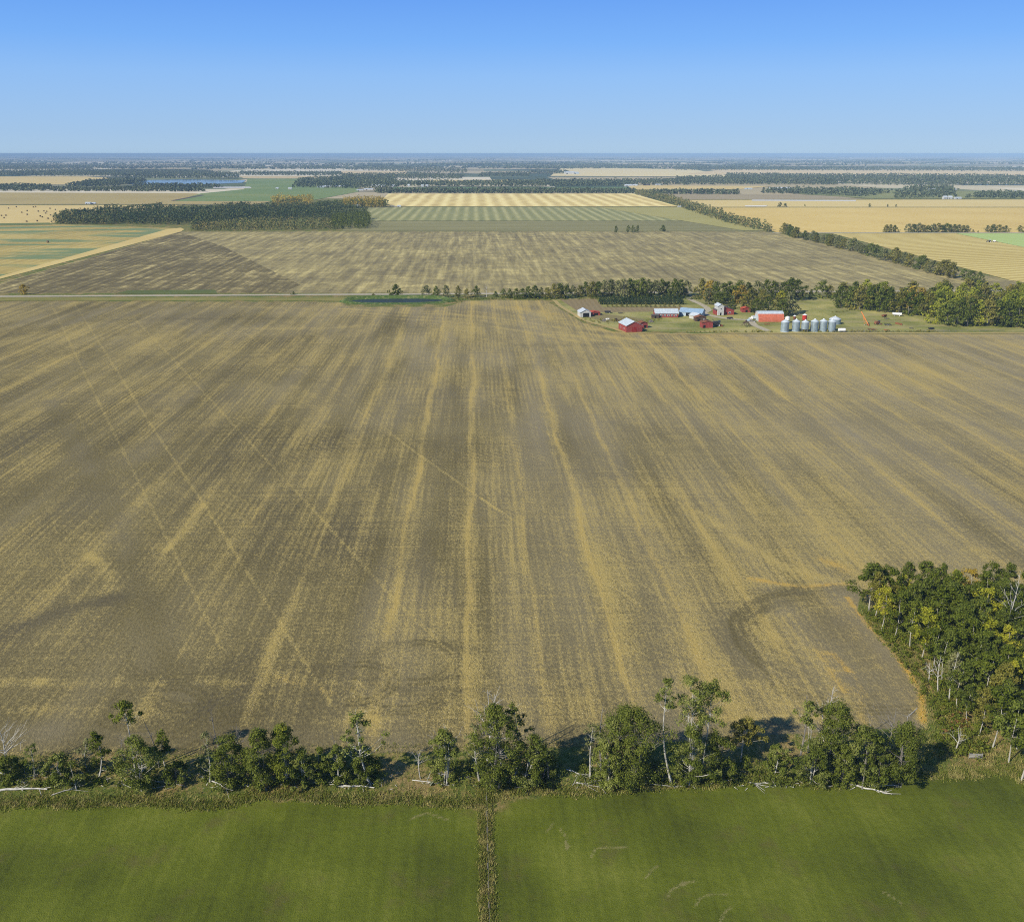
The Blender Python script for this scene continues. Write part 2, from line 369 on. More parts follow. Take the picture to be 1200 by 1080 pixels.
def wood_mat(name, cols, scale):
    n = NB(name); g = n.t.nodes.new('ShaderNodeNewGeometry')
    k = n.add(n.mul(n.noise(scale, 3), 0.8), n.mul(g.outputs['Random Per Island'], 0.35)); n.col(n.ramp(k, cols)); return n.m
L['pine_mass'] = wood_mat('pine_wood_leaves', [(0.3, (0.018, 0.036, 0.016)), (0.48, (0.036, 0.062, 0.026)), (0.62, (0.075, 0.105, 0.038)), (0.78, (0.16, 0.16, 0.05))], 0.03)
L['mixed_mass'] = wood_mat('mixed_wood_leaves', [(0.32, (0.05, 0.075, 0.024)), (0.5, (0.11, 0.14, 0.045)), (0.62, (0.18, 0.185, 0.065)), (0.75, (0.32, 0.25, 0.08))], 0.035)
L['far_mass'] = wood_mat('far_wood_leaves', [(0.3, (0.04, 0.06, 0.03)), (0.55, (0.085, 0.11, 0.05)), (0.8, (0.15, 0.16, 0.08))], 0.008)
def bark():
    n = NB('white_poplar_bark'); k = n.noise(1.6, 4, n.mapping((1, 1, 0.5)), 0.7)
    n.col(n.ramp(k, [(0.34, (0.10, 0.09, 0.075)), (0.46, (0.40, 0.38, 0.33)), (0.7, (0.58, 0.56, 0.50))])); return n.m
M['bark'] = bark(); M['deadwood'] = simple('bleached_dead_wood', (0.46, 0.44, 0.40), 0.9, 0.3, 1.5)
M['greywood'] = simple('grey_dead_wood', (0.20, 0.185, 0.165), 0.9, 0.35, 1.5); M['dark_bark'] = simple('dark_bark', (0.10, 0.085, 0.065))

# ------------------------------------------------------------------ foliage
def leaf_quads(centres, radii, n_each, size, rg, up=0.45, outb=0.9, flat=0.8):
    """many small leaf faces gathered round clump centres"""
    cs = np.repeat(centres, n_each, axis=0); rs = np.repeat(radii, n_each)[:, None]; N = len(cs)
    d = rg.normal(size=(N, 3)); d /= np.linalg.norm(d, axis=1)[:, None]
    rad = rg.random((N, 1)) ** 0.45
    off = d * rad * rs; off[:, 2] *= flat; p = cs + off
    nrm = rg.normal(size=(N, 3)) * 0.55 + d * outb + np.array([0, 0, up]); nrm /= np.linalg.norm(nrm, axis=1)[:, None]
    a = np.cross(nrm, rg.normal(size=(N, 3))); a /= (np.linalg.norm(a, axis=1)[:, None] + 1e-9); b = np.cross(nrm, a)
    s = size * (0.6 + 0.8 * rg.random((N, 1))) / 2; s2 = s * (0.55 + 0.4 * rg.random((N, 1)))
    k1 = 1 + 0.5 * (rg.random((N, 1)) - 0.5)
    v = np.stack([p - a * s * k1, p - b * s2, p + a * s, p + b * s2 * k1], axis=1).reshape(-1, 3)
    return v
def quads_idx(nv): return np.arange(nv).reshape(-1, 4)

def crown_points(h, w, base, n, rg, shape=0.75, gap=0.35):
    """clump centres in an uneven crown; returns centres and the height on the trunk they spring from"""
    lob = rg.random(5) * 2 * PI; amp = 0.18 + 0.14 * rg.random(3); pts = []
    while len(pts) < n:
        t = rg.random(); env = math.sin(PI * min(1, max(0.0, t * 0.93 + 0.05)) ** shape) ** 0.65
        az = rg.random() * 2 * PI
        env *= 1 + amp[0] * math.sin(2 * az + lob[0] + 5 * t) + amp[1] * math.sin(3 * az + lob[1]) + amp[2] * math.sin(9 * t + lob[2] + az)
        r = w / 2 * env * (0.25 + 0.75 * rg.random() ** 0.55)
        if math.sin(7 * t + lob[3]) * math.sin(2 * az + lob[4]) > 1 - gap: continue
        pts.append((r * math.cos(az), r * math.sin(az), base * h + t * (1 - base) * h * 0.96))
    return np.array(pts)

def tree_meshes(h, w, base, seed, nclump, nleaf, leaf, crad=None, lean=(0, 0), trunk_r=None, shape=0.75, stems=1, limb_every=1, gap=0.35, sag=0.0):
    rg = np.random.default_rng(seed); c = crown_points(h, w, base, nclump, rg, shape, gap)
    ln = np.array(lean, float); bend = rg.normal(size=2) * 0.03 * h
    def axis(z):
        t = z / h; return np.array([ln[0] * t + bend[0] * math.sin(PI * t * 1.3), ln[1] * t + bend[1] * math.sin(PI * t * 1.1), z])
    for i in range(len(c)): a = axis(c[i, 2]); c[i, :2] += a[:2]
    crad = crad or w * 0.17
    rr = crad * (0.65 + 0.7 * rg.random(len(c)))
    lv = leaf_quads(c, rr, nleaf, leaf, rg)
    tr = trunk_r or 0.013 * h + 0.03; mb = MB()
    for s in range(stems):
        o = np.zeros(3) if stems == 1 else np.array([*(rg.normal(size=2) * 0.4), 0.0]); sp = np.array([*(rg.normal(size=2) * w * 0.16), 0]) if s else np.zeros(3)
        ts = np.linspace(0, 0.86 if stems == 1 else 0.70, 7); tr_ = tr * (1 if stems == 1 else 0.62)
        mb.tube([axis(t * h) + o * (1 - t) + sp * t for t in ts], [tr_ * (1.25 if t == 0 else 1) * (1 - 0.9 * t) for t in ts], 6)
    for i in range(0, len(c), limb_every):
        z0 = max(0.12 * h, c[i, 2] - (0.35 + 0.5 * rg.random()) * np.linalg.norm(c[i, :2] - axis(c[i, 2])[:2]) - 0.4)
        a = axis(z0); m = (a + c[i]) / 2 + np.array([0, 0, -0.06 * h * rg.random()]); r0 = tr * (1 - 0.8 * z0 / h) * 0.38
        mb.tube([a, m, c[i]], [r0, r0 * 0.65, r0 * 0.25], 4, False)
    return mb, lv
def dead_mesh(h, seed, spread=0.35, nb=14, lean=(0, 0), tr=None, sub=2):
    rg = np.random.default_rng(seed); mb = MB(); tr = tr or 0.012 * h + 0.03; ln = np.array([*lean, 0.0])
    ax = lambda t: np.array([0.02 * h * math.sin(5 * t + seed), 0.02 * h * math.cos(4 * t + seed), t * h]) + ln * t
    ts = np.linspace(0, 1, 8); mb.tube([ax(t) for t in ts], [tr * (1 - 0.85 * t) for t in ts], 6)
    for i in range(nb):
        t = 0.35 + 0.62 * rg.random(); a = ax(t); az = rg.random() * 2 * PI; l = spread * h * (1.1 - t) * (0.5 + 0.8 * rg.random())
        d = np.array([math.cos(az), math.sin(az), 0.5 + 0.7 * rg.random()]); e = a + d * l; r0 = tr * (1 - 0.8 * t) * 0.55
        mid = (a + e) / 2 + rg.normal(size=3) * 0.06 * l; mb.tube([a, mid, e], [r0, r0 * 0.7, r0 * 0.3], 4, False)
        for k in range(sub):
            q = mid if k == 0 else e; d2 = d + rg.normal(size=3) * 0.7
            mb.tube([q, q + d2 * l * 0.45], [r0 * 0.5, r0 * 0.2], 3, False)
    return mb
def spruce_meshes(h, w, seed, tiers, per, leaf):
    rg = np.random.default_rng(seed); cs = []; rs = []
    for i in range(tiers):
        t = (i + 0.5) / tiers; r = w / 2 * (1 - t) ** 0.85 + 0.08 * w
        k = max(3, int(per * (1 - 0.7 * t)))
        for j in range(k):
            az = 2 * PI * (j + rg.random()) / k; q = r * (0.55 + 0.5 * rg.random())
            cs.append((q * math.cos(az), q * math.sin(az), h * (0.06 + 0.9 * t) - 0.15 * q)); rs.append(w * 0.13 * (1.2 - 0.6 * t))
    cs.append((0, 0, h * 0.97)); rs.append(0.05 * w)
    lv = leaf_quads(np.array(cs), np.array(rs), max(4, int(26)), leaf, rg, up=0.1, outb=1.0, flat=0.7)
    mb = MB().tube([(0, 0, 0), (0, 0, h * 0.9)], [0.02 * h, 0.004 * h], 6); return mb, lv

def plant_tree(name, x, y, mb, lv, leafm, barkm, label, cat='tree', group=None, rz=0.0):
    t = empty(name, (x, y, 0), rz, label, cat, group)
    mb.build('trunk', barkm, t)
    link('crown', mesh_np('crown', lv, quads_idx(len(lv))), leafm, t); return t

# copies of a set of prototypes for the woods
PROTO = {}
def proto_tree(key, builder, leafm, barkm):
    PROTO[key] = (builder, leafm, barkm, {})
def place_proto(key, name, x, y, h, label, group, cat='tree', leafm=None, wf=1.0):
    mbk, leaf0, barkm, cache = PROTO[key]
    if 'me' not in cache:
        mb, lv = mbk(); a = bpy.data.meshes.new('trunk'); a.from_pydata(mb.v, [], mb.f); a.update(); a.materials.append(barkm)
        b = mesh_np('crown', lv, quads_idx(len(lv))); b.materials.append(leaf0)
        cache['me'] = (a, b)
    a, b = cache['me']
    t = empty(name, (x, y, 0), random.random() * 2 * PI, label, cat, group, (h * wf, h * wf, h))
    link('trunk', a, None, t); c = link('crown', b, None, t)
    if leafm is not None and leafm is not leaf0:
        c.material_slots[0].link = 'OBJECT'; c.material_slots[0].material = leafm
    return t
# near-distance prototypes (unit height)
def unit(h, fn):
    def go():
        mb, lv = fn(); mb.v = [(a / h, b / h, c / h) for a, b, c in mb.v]; return mb, lv / h
    return go
for i in range(7):
    proto_tree('tall%d' % i, unit(15, lambda i=i: tree_meshes(15, 5.2 + (i % 3), 0.34, 900 + i, 44, 62, 0.42, 0.95, shape=0.9, limb_every=3, trunk_r=0.15, gap=0.45)), L['lush'], M['bark'])
for i in range(4):
    proto_tree('bush%d' % i, unit(7, lambda i=i: tree_meshes(7, 4.8, 0.08, 940 + i, 36, 55, 0.36, 0.8, stems=3, limb_every=3)), L['dark'], M['greywood'])
for i in range(6):
    proto_tree('mid%d' % i, unit(14, lambda i=i: tree_meshes(14, 9.5 + (i % 3) * 1.4, 0.03, 960 + i, 54, 28, 0.85, 1.6, shape=0.66, limb_every=5, gap=0.15)), L['dark'], M['greywood'])
for i in range(4):
    proto_tree('spruce%d' % i, unit(14, lambda i=i: spruce_meshes(14, 5.0, 980 + i, 9, 7, 0.9)), L['spruce'], M['dark_bark'])

# ================================================================== THE GROUND
def grid_field(name, xs, ys, keep, attrs_fn, z, mat, label, cat):
    X, Y = np.meshgrid(xs, ys); nx, ny = len(xs), len(ys)
    v = np.stack([X.ravel(), Y.ravel(), np.zeros(X.size)], 1)
    i = (np.arange(ny - 1)[:, None] * nx + np.arange(nx - 1)[None, :]).ravel()
    q = np.stack([i, i + 1, i + nx + 1, i + nx], 1)
    if keep is not None:
        cx = v[q[:, 0], 0]; cy = v[q[:, 0], 1]; q = q[keep(cx, cy)]
        used = np.unique(q); mp = np.full(len(v), -1); mp[used] = np.arange(len(used)); v = v[used]; q = mp[q]
    at = attrs_fn(v[:, 0], v[:, 1])
    o = link(name, mesh_np(name, v, q, attrs=at), mat, loc=(0, 0, z))
    return tag(o, label, cat, None, 'structure')
def inpoly(px, py, poly):
    r = np.zeros(len(px), bool); n = len(poly)
    for i in range(n):
        x1, y1 = poly[i]; x2, y2 = poly[(i + 1) % n]
        if y1 == y2: continue
        c = ((y1 > py) != (y2 > py)) & (px < (x2 - x1) * (py - y1) / (y2 - y1) + x1); r ^= c
    return r
def dpoly(X, Y, pts, maxd=60.0):
    d = np.full(len(X), 1e6)
    for (x1, y1), (x2, y2) in zip(pts[:-1], pts[1:]):
        m = (X > min(x1, x2) - maxd) & (X < max(x1, x2) + maxd) & (Y > min(y1, y2) - maxd) & (Y < max(y1, y2) + maxd)
        if not m.any(): continue
        dx, dy = x2 - x1, y2 - y1; l2 = dx * dx + dy * dy + 1e-9
        t = np.clip(((X[m] - x1) * dx + (Y[m] - y1) * dy) / l2, 0, 1)
        dd = np.hypot(X[m] - x1 - t * dx, Y[m] - y1 - t * dy); d[m] = np.minimum(d[m], dd)
    return d
def vnoise(X, Y, s, seed):
    """cheap value noise for laying out chaff"""
    rg = np.random.default_rng(seed); T = rg.random((64, 64)); u, v = X / s, Y / s
    i, j = np.floor(u).astype(int), np.floor(v).astype(int); a, b = u - i, v - j; a = a * a * (3 - 2 * a); b = b * b * (3 - 2 * b)
    g = lambda p, q: T[p % 64, q % 64]
    return (g(i, j) * (1 - a) + g(i + 1, j) * a) * (1 - b) + (g(i, j + 1) * (1 - a) + g(i + 1, j + 1) * a) * b
def gs(d, w): return np.exp(-(d / w) ** 2)

ground = link('ground', mesh_np('ground', [(-130000, -300, 0), (130000, -300, 0), (130000, 129000, 0), (-130000, 129000, 0)], [(0, 1, 2, 3)]), ground_mat())
tag(ground, 'open prairie patchwork reaching to the horizon', 'ground', None, 'structure')

verge_m = NB('rough_grass'); verge_m.col(rough_grass_color(verge_m, 0.45)); verge_m.bump(verge_m.noise(1.3, 3), 0.6, 0.3); verge_m = verge_m.m
sheet('grass_land', [(-1400, 60), (1500, 60), (1500, 2600), (-1400, 2600)], 0.03, verge_m, 'rough grass verge land under and between the near fields', 'grassland')

# --- big stubble field
topb = [(-60, 352.5), (400, 354), (412, 359.5), (520, 359.5), (545, 352.5), (600, 351.5), (640, 352), (655, 360), (685, 378), (720, 388.5), (800, 391), (1400, 391)]
fpoly = GP(topb) + [(560, 100), (-560, 100)]
wood_px = [(1010, 690), (1004, 715), (1030, 745), (1063, 782), (1085, 815), (1086, 850), (1078, 885), (1100, 960), (1500, 960), (1500, 690)]
wood_w = GP(wood_px)
def field_attrs(X, Y):
    n = len(X); straw = 0.34 + 0.12 * np.clip(X / 200, -1, 1) + 0.12 * np.clip((Y - 250) / 400, 0, 1); tone = 0.02 + 0.32 * np.clip(X / 220, -1, 1) + 0.32 * np.clip((Y - 250) / 400, 0, 1); orng = np.full(n, 0.12)  # straw and tone grow paler farther off: part chaff, part painted haze
    straw += (vnoise(X, Y, 60, 1) - 0.5) * 0.35 + (vnoise(X, Y * .4, 12, 2) - 0.5) * 0.20 + (vnoise(X * 1.2, Y * 0.12, 5, 3) - 0.5) * 0.30
    sl = [-3.3, -2.95, -2.62, -2.3, -2.0, -1.72, -1.43, -1.2, -0.98, -0.78, -0.6, -0.42, -0.19, -0.02, 0.125, 0.28, 0.435, 0.60, 0.77, 0.92, 1.09, 1.27, 1.44, 1.6, 1.76, 1.92, 2.07, 2.23, 2.4, 2.58, 2.8, 3.0]
    am = [.3, .35, .3, .4, .35, .3, .5, .3, .35, .3, .35, .35, .75, .70, .50, .68, .60, .42, .45, .60, .35, .60, .45, .35, .62, .62, .60, .55, .35, .3, .3, .3]
    for k, (s, a) in enumerate(zip(sl, am)):
        x0 = s * 121.5
        wob = (vnoise(np.full(n, k * 7.3), Y, 34, 10) - 0.5) * 3.2 + (vnoise(np.full(n, k * 3.1), Y, 9, 11) - 0.5) * 1.2
        d = np.abs(X - x0 - wob); wd = 1.5 + 1.0 * vnoise(np.full(n, k * 5.0), Y, 50, 12)
        md = 0.35 + 1.1 * vnoise(np.full(n, k * 9.0), Y, 28, 13) + 0.25 * (vnoise(X, Y, 4, 14) - .5)
        straw += a * np.where(X < -60, 0.6, 1) * (0.62 * gs(d, wd * 0.42) + 0.17 * gs(d, wd * 1.3)) * md; orng += 0.14 * gs(d, wd * .7) * a * md
        straw += 0.08 * gs(d, 5.0) * md
    straw += (vnoise(X, Y * 0.045, 1.7, 61) - 0.5) * 0.34 + (vnoise(X + 3, Y * 0.03, 3.9, 62) - 0.5) * 0.30 + (vnoise(X * 0.8 + Y * 0.6, (Y * 0.8 - X * 0.6) * 0.03, 2.6, 63) - 0.5) * 0.10
    tone += (vnoise(X, Y * 0.12, 9, 64) - 0.5) * 0.5 + (vnoise(X, Y, 45, 65) - 0.5) * 0.35
    # windrows swinging round on the farm side headland
    for k in range(9):
        o_ = k * 3.0
        pl = [(400, 357 + o_ * .5), (470, 361 + o_ * .6), (560, 363 + o_ * .8), (640, 372 + o_), (700, 384 + o_), (760, 391 + o_), (900, 394 + o_)]
        straw += (0.32 if k % 2 else -0.12) * (0.3 + vnoise(X, Y, 20, 70 + k)) * gs(dpoly(X, Y, GP(pl), 15), 1.3)
    # harrow passes running askew: thin pale lines
    lines = [([(58, 352), (110, 460), (180, 600), (197, 633), (262, 765)], .55), ([(88, 357), (133, 428), (183, 507), (243, 597), (283, 660), (392, 830)], .65),
             ([(157, 373), (207, 425), (260, 483), (313, 540), (367, 597), (460, 700), (523, 760)], .55), ([(287, 390), (340, 428), (400, 460), (483, 527), (587, 600)], .4),
             ([(417, 480), (483, 527), (533, 563), (587, 600)], .4), ([(510, 437), (560, 463), (613, 493), (683, 530), (733, 550), (797, 590)], .45),
             ([(563, 583), (603, 610), (637, 633), (703, 677), (747, 707), (820, 760)], .45), ([(90, 480), (120, 560), (152, 680)], .3), ([(20, 500), (28, 545), (60, 600), (100, 780)], .25),
             ([(700, 640), (760, 690), (850, 750), (930, 800)], .3), ([(640, 480), (760, 540), (900, 610), (960, 650)], .22), ([(300, 360), (420, 420), (560, 500)], .2)]
    for pl, a in lines:
        d = dpoly(X, Y, GP(pl), 12); straw += a * (0.45 + 0.7 * vnoise(X, Y, 12, 15)) * gs(d, 0.36) * 1.15; straw -= 0.08 * gs(d - 0.9, 0.5)
    # bare, smoothed tracks
    bare = [([(60, 470), (95, 530), (130, 590), (150, 650), (168, 720), (190, 775), (222, 815), (262, 852)], 4.6, .55, .25), ([(-10, 748), (0, 745), (40, 730), (85, 713), (140, 700)], 3.4, .5, -.45),
            ([(175, 700), (180, 745), (205, 795)], 3.5, .3, -.35), ([(160, 870), (300, 868), (560, 872), (720, 860), (900, 862), (1030, 868)], 5.0, .5, .25),
            ([(-20, 858), (60, 856), (160, 868)], 5.0, .6, .3), ([(240, 600), (300, 560), (420, 500)], 5, .1, .0),
            ([(990, 688), (940, 692), (900, 697), (872, 708), (852, 730), (868, 762), (905, 790)], 4.6, .42, .10), ([(925, 718), (955, 745), (975, 780)], 9.0, .30, .25), ([(925, 693), (895, 701)], 3.0, .3, -.6),
            ([(885, 745), (880, 728), (890, 715), (925, 707)], 1.8, .3, -.25), ([(620, 405), (800, 402), (1250, 396)], 8, .25, -.10), ([(560, 380), (700, 390), (820, 395)], 6, .3, -.1),
            ([(1000, 700), (1040, 760), (1062, 810), (1058, 850)], 4.6, .6, .35), ([(975, 700), (985, 760), (1000, 800)], 4.0, .35, .2),
            ([(0, 378), (200, 374), (400, 372)], 5, .12, -.1), ([(430, 770), (455, 755), (500, 752), (560, 760)], 2.2, .25, -.2), ([(430, 785), (440, 800), (480, 812)], 2.0, .25, -.2)]
    for pl, wd, a, t in bare:
        d = dpoly(X, Y, GP(pl), 30); g = gs(d, wd) * (0.55 + 0.75 * vnoise(X, Y, 7, 16)); straw -= a * 0.8 * g; tone += t * 0.6 * g
    for dx_, dy_, w_, a_ in [(0, 0, .6, .5), (3, 4, .6, .5), (8, 7, 1.0, .3), (14, 12, .5, .4)]:
        g = gs(dpoly(X, Y, GP([(990, 686 + dy_), (940, 690 + dy_), (900, 696 + dy_), (872 + dx_, 707 + dy_), (853 + dx_, 728), (862 + dx_, 755), (885 + dx_, 780)]), 12), w_); tone -= a_ * .32 * g; straw -= a_ * .5 * g
    for cx_, cy_, rr_ in [(222, 760, 14), (235, 800, 10), (470, 800, 11), (185, 820, 10), (1000, 770, 24)]:
        cx, cy = G(cx_, cy_)
        for q in (0, 1.9, 3.4):
            d = np.abs(np.hypot(X - cx, (Y - cy) * 1.15) - rr_ - q); mm = (X > cx - rr_) & (Y < cy + 3); tone -= np.where(mm, .35, 0) * gs(d, .35); straw -= np.where(mm, .14, 0) * gs(d, .4)
    # chaff-rich places
    rich = [([(-20, 799), (48, 799)], 2.0, .9), ([(45, 801), (130, 799), (190, 800)], 1.6, .4), ([(-20, 825), (120, 838)], 3, .25), ([(105, 650), (125, 668), (132, 690)], 2.0, .6), ([(195, 645), (225, 615), (240, 590)], 1.6, .5), ([(175, 680), (196, 643)], 1.6, .4),
            ([(290, 385), (380, 385), (440, 380)], 4, .35), ([(250, 360), (300, 360), (370, 362)], 3, .3), ([(215, 795), (280, 800)], 2, .45), ([(330, 790), (390, 800)], 2.5, .45), ([(320, 745), (315, 780)], 2.5, .3),
            ([(395, 850), (430, 835), (445, 850)], 2.0, .4), ([(280, 865), (310, 862)], 1.4, .6), ([(560, 355), (620, 365), (700, 385), (760, 392)], 8, .5), ([(400, 362), (520, 366), (640, 385), (760, 400)], 3, .35), ([(640, 392), (800, 400), (960, 398)], 2.6, .35),
            ([(820, 600), (860, 630), (920, 665), (990, 684)], 2.0, .6), ([(880, 735), (930, 755), (960, 765)], 2.0, .3), ([(880, 800), (915, 838), (960, 842)], 1.6, .5), ([(895, 770), (925, 830)], 1.6, .4), ([(840, 842), (920, 838)], 1.2, .5)]
    for pl, wd, a in rich:
        straw += a * 0.75 * (0.4 + 1.0 * vnoise(X, Y, 6, 17)) * gs(dpoly(X, Y, GP(pl), 25), wd)
    oranges = [([(993, 700), (1015, 730), (1045, 762), (1066, 790), (1080, 812), (1082, 845)], 0.9, .85), ([(975, 765), (993, 786)], 1.1, .7), ([(880, 678), (940, 688), (992, 684)], 1.2, .5), ([(965, 655), (990, 668)], 2, .4),
               ([(600, 360), (680, 372), (720, 388), (900, 396)], 5, .15), ([(1000, 790), (1010, 815), (1012, 850)], 1.2, .25), ([(960, 760), (990, 810)], 1.6, .35), ([(330, 795), (385, 812)], 1.4, .2)]
    for pl, wd, a in oranges:
        g = gs(dpoly(X, Y, GP(pl), 15), wd) * (0.45 + 0.9 * vnoise(X, Y, 3.5, 18)); straw += a * g; orng += 1.1 * a * g
    for k in range(4):                      # faint arcs where the machine turned
        cx, cy = G(960, 735); d = np.abs(np.hypot((X - cx) * 1.0, (Y - cy) * 1.0) - (9 + 4.0 * k)); m = (Y < cy + 22) & (X < cx + 22)
        straw += np.where(m, .22 * gs(d, 0.6), 0)
    for cxp, cyp, r in [(185, 835, 9), (420, 800, 7), (490, 775, 8)]:
        cx, cy = G(cxp, cyp)
        for q in (0, 2.0):
            d = np.abs(np.hypot(X - cx, Y - cy) - r - q); straw += np.where(X > cx - 2, -.25, 0) * gs(d, 0.5); tone -= np.where(X > cx - 2, .25, 0) * gs(d, .5)
    # smooth wash of bare soil in the shallow low ground
    for px, py, r, a in [(590, 535, 45, .13), (610, 500, 40, .10), (870, 510, 40, .10), (95, 560, 26, .14), (700, 760, 18, .08), (1150, 620, 30, .10), (860, 460, 60, .06)]:
        cx, cy = G(px, py); g = gs(np.hypot(X - cx, (Y - cy) * 0.6), r); straw -= a * g; tone += a * 1.2 * g
    # grass margins
    yb = np.interp(X, [-300, -95, -40, 0, 40, 80, 110], [160.5, 161.5, 159.5, 159.0, 160.5, 163.5, 162.0])
    grass = 1 - np.clip((Y - yb + 1.5) / 3.0, 0, 1)
    ins = inpoly(X, Y, wood_w); dd = dpoly(X, Y, wood_w, 8)
    grass = np.maximum(grass, np.where(ins, np.clip(0.5 + dd / 2.5, 0, 1), np.clip(0.5 - dd / 2.5, 0, 1)))
    dt = dpoly(X, Y, GP(topb), 12); grass = np.maximum(grass, np.clip(0.95 - dt / 3.5, 0, 1) * 0.9)
    return {'straw': straw, 'tone': np.clip(tone, -1, 1), 'orange': np.clip(orng, 0, 1), 'grass': grass}
ys = [153.0]
while ys[-1] < 812: ys.append(ys[-1] + max(0.65, ys[-1] * 0.0033))
grid_field('stubble_field', np.arange(-440, 440, 0.72), np.array(ys), lambda x, y: inpoly(x, y, fpoly), field_attrs, 0.06, stubble_mat(),
           'wide harrowed stubble field with yellow chaff rows', 'field')

# --- the two pastures either side of the wire fence
FX = G(571, 985)[0]
def pasture_attrs(X, Y):
    n = len(X); straw = np.zeros(n)
    curls = [[(663, 985), (664, 995), (668, 990)], [(692, 1006), (697, 995), (712, 992), (735, 993)], [(655, 970), (665, 982)], [(783, 1050), (786, 1043), (803, 1034), (800, 1032)], [(815, 1062), (820, 1052), (835, 1047), (852, 1047)],
             [(845, 1078), (850, 1068), (858, 1062)], [(640, 975), (648, 965)], [(1033, 1044), (1045, 1050), (1058, 1060)], [(755, 1030), (765, 1018), (770, 1015)], [(800, 1036), (815, 1032)], [(480, 960), (500, 952), (525, 960)]]
    for c in curls: straw += 0.90 * gs(dpoly(X, Y, GP(c), 6), 0.33)
    for xk in np.arange(-118, 118, 7.4):
        straw += .16 * gs(X - xk - .8 * np.sin(Y / 17 + xk), .28) + .16 * gs(X - xk - 1.9 - .8 * np.sin(Y / 17 + xk), .28) * (vnoise(X, Y, 9, 44) > .35)
    for k in range(5):
        cx, cy = G(480, 1000); d = np.abs(np.hypot(X - cx, Y - cy) - 10 - 1.6 * k); straw += np.where((X > cx) & (Y > cy), .22, 0) * gs(d, .4)
    yb = np.interp(X, [-300, -95, -60, -30, -5, 0, 20, 60, 95, 110], [145.5, 146.0, 146.0, 145.5, 143.0, 140, 146.5, 146.5, 148.0, 150]) + 2.4 * (vnoise(X, Y, 9, 91) - .5) + 1.6 * (vnoise(X, Y, 2.5, 92) - .5)
    grass = np.clip((Y - yb + 1.4) / 2.8, 0, 1)
    f = np.abs(X - FX + 0.35); grass = np.maximum(grass, np.clip(1.15 - f / np.interp(Y, [112, 140], [1.5, 2.2]), 0, 1) * 0.95)
    return {'straw': straw, 'grass': grass}
pm = pasture_mat()
yy = np.arange(40, 158, 0.6)
grid_field('pasture_field', np.arange(-320, FX + 0.01, 0.6) + (FX % 0.6), yy, lambda x, y: (x <= FX - .59), pasture_attrs, 0.05, pm, 'green pasture on the side of the fence away from the woodlot', 'pasture')
grid_field('pasture_field', np.arange(FX, 320, 0.6), yy, None, pasture_attrs, 0.05, pm, 'green pasture between the wire fence and the woodlot corner', 'pasture')

# --- fields and plots further off
S = lambda name, px, z, mat, label, cat='field': sheet(name, GP(px), z, mat, label, cat)
fB = field_mat('streaked_stubble', [(0.15, (0.13, 0.11, 0.07)), (0.4, (0.21, 0.18, 0.105)), (0.6, (0.31, 0.265, 0.145)), (0.85, (0.50, 0.43, 0.23))], 17, 0, 0.10, 0.008, 0.55, 0.25, (0.17, 0.145, 0.08), 0.25, 1.5)
S('stubble_field', [(-30, 343.6), (-30, 340.6), (210, 271.6), (902, 271.6), (1180, 328), (1330, 343)], 0.10, fB, 'streaked tan stubble field beyond the gravel road', 'field')
fD = field_mat('dark_ploughed_soil', [(0.2, (0.085, 0.070, 0.042)), (0.5, (0.140, 0.118, 0.066)), (0.66, (0.25, 0.21, 0.115)), (0.85, (0.48, 0.41, 0.23))], 10, 52, 0.08, 0.012, 0.5, 0.3, None, 0, 1.6)
S('ploughed_field', [(-29, 343.2), (-29, 341), (211, 272), (262, 289), (352, 334), (330, 343.2)], 0.16, fD, 'dark ploughed wedge with pale straw streaks beyond the gravel road', 'field')
fS = field_mat('swathed_gold', [(0.2, (0.22, 0.17, 0.07)), (0.5, (0.36, 0.29, 0.12)), (0.8, (0.50, 0.42, 0.20))], 14, 0, 0.10, 0.006, 0.7, 0.2, (0.15, 0.22, 0.10), 0.9, 0.6)
S('swathed_field', [(-60, 342), (-60, 264), (60, 262.6), (205, 267.5), (210, 271)], 0.18, fS, 'golden field with green patches and a pale headland', 'field')
S('pale_headland', [(-60, 342.8), (-60, 333), (0, 324), (195, 269), (212, 267), (216, 269), (212, 271.6)], 0.22, field_mat('pale_headland', [(0.2, (0.40, 0.30, 0.13)), (0.7, (0.56, 0.46, 0.24))]), 'pale straw headland along the ploughed wedge', 'field')
fBale = field_mat('pale_stubble', [(0.2, (0.40, 0.30, 0.14)), (0.5, (0.52, 0.41, 0.21)), (0.8, (0.60, 0.50, 0.29))], 18, 60, 0.2, 0.006, 0.4, 0.1)
S('stubble_field', [(-80, 263.5), (60, 262), (95, 255), (180, 246), (215, 240.4), (-80, 240.6)], 0.26, fBale, 'pale stubble field scattered with round bales', 'field')
S('grass_strip', [(-80, 266), (-80, 263), (58, 261.2), (62, 263.4)], 0.34, field_mat('green_strip', [(0.2, (0.10, 0.13, 0.05)), (0.8, (0.17, 0.19, 0.08))]), 'green strip along the edge of the bale field', 'grass')
S('crop_field', [(-90, 239.6), (300, 239.4), (320, 236), (225, 226.5), (-90, 225.6)], 0.4, field_mat('olive_gold', [(0.2, (0.26, 0.21, 0.10)), (0.8, (0.42, 0.34, 0.17))], 40, 85, 0.12, 0.003, 0.5, 0.05), 'flat olive gold field beyond the bale field', 'field')
S('crop_field', [(205, 236), (360, 236), (420, 225), (420, 209.5), (290, 209.5), (286, 222), (235, 227)], 0.5, field_mat('green_crop', [(0.2, (0.11, 0.17, 0.07)), (0.5, (0.15, 0.21, 0.085)), (0.8, (0.24, 0.25, 0.11))], 0, 0, 0, 0.004, 0.8, 0.05), 'green crop beyond the pine wood beside the long lake', 'field')
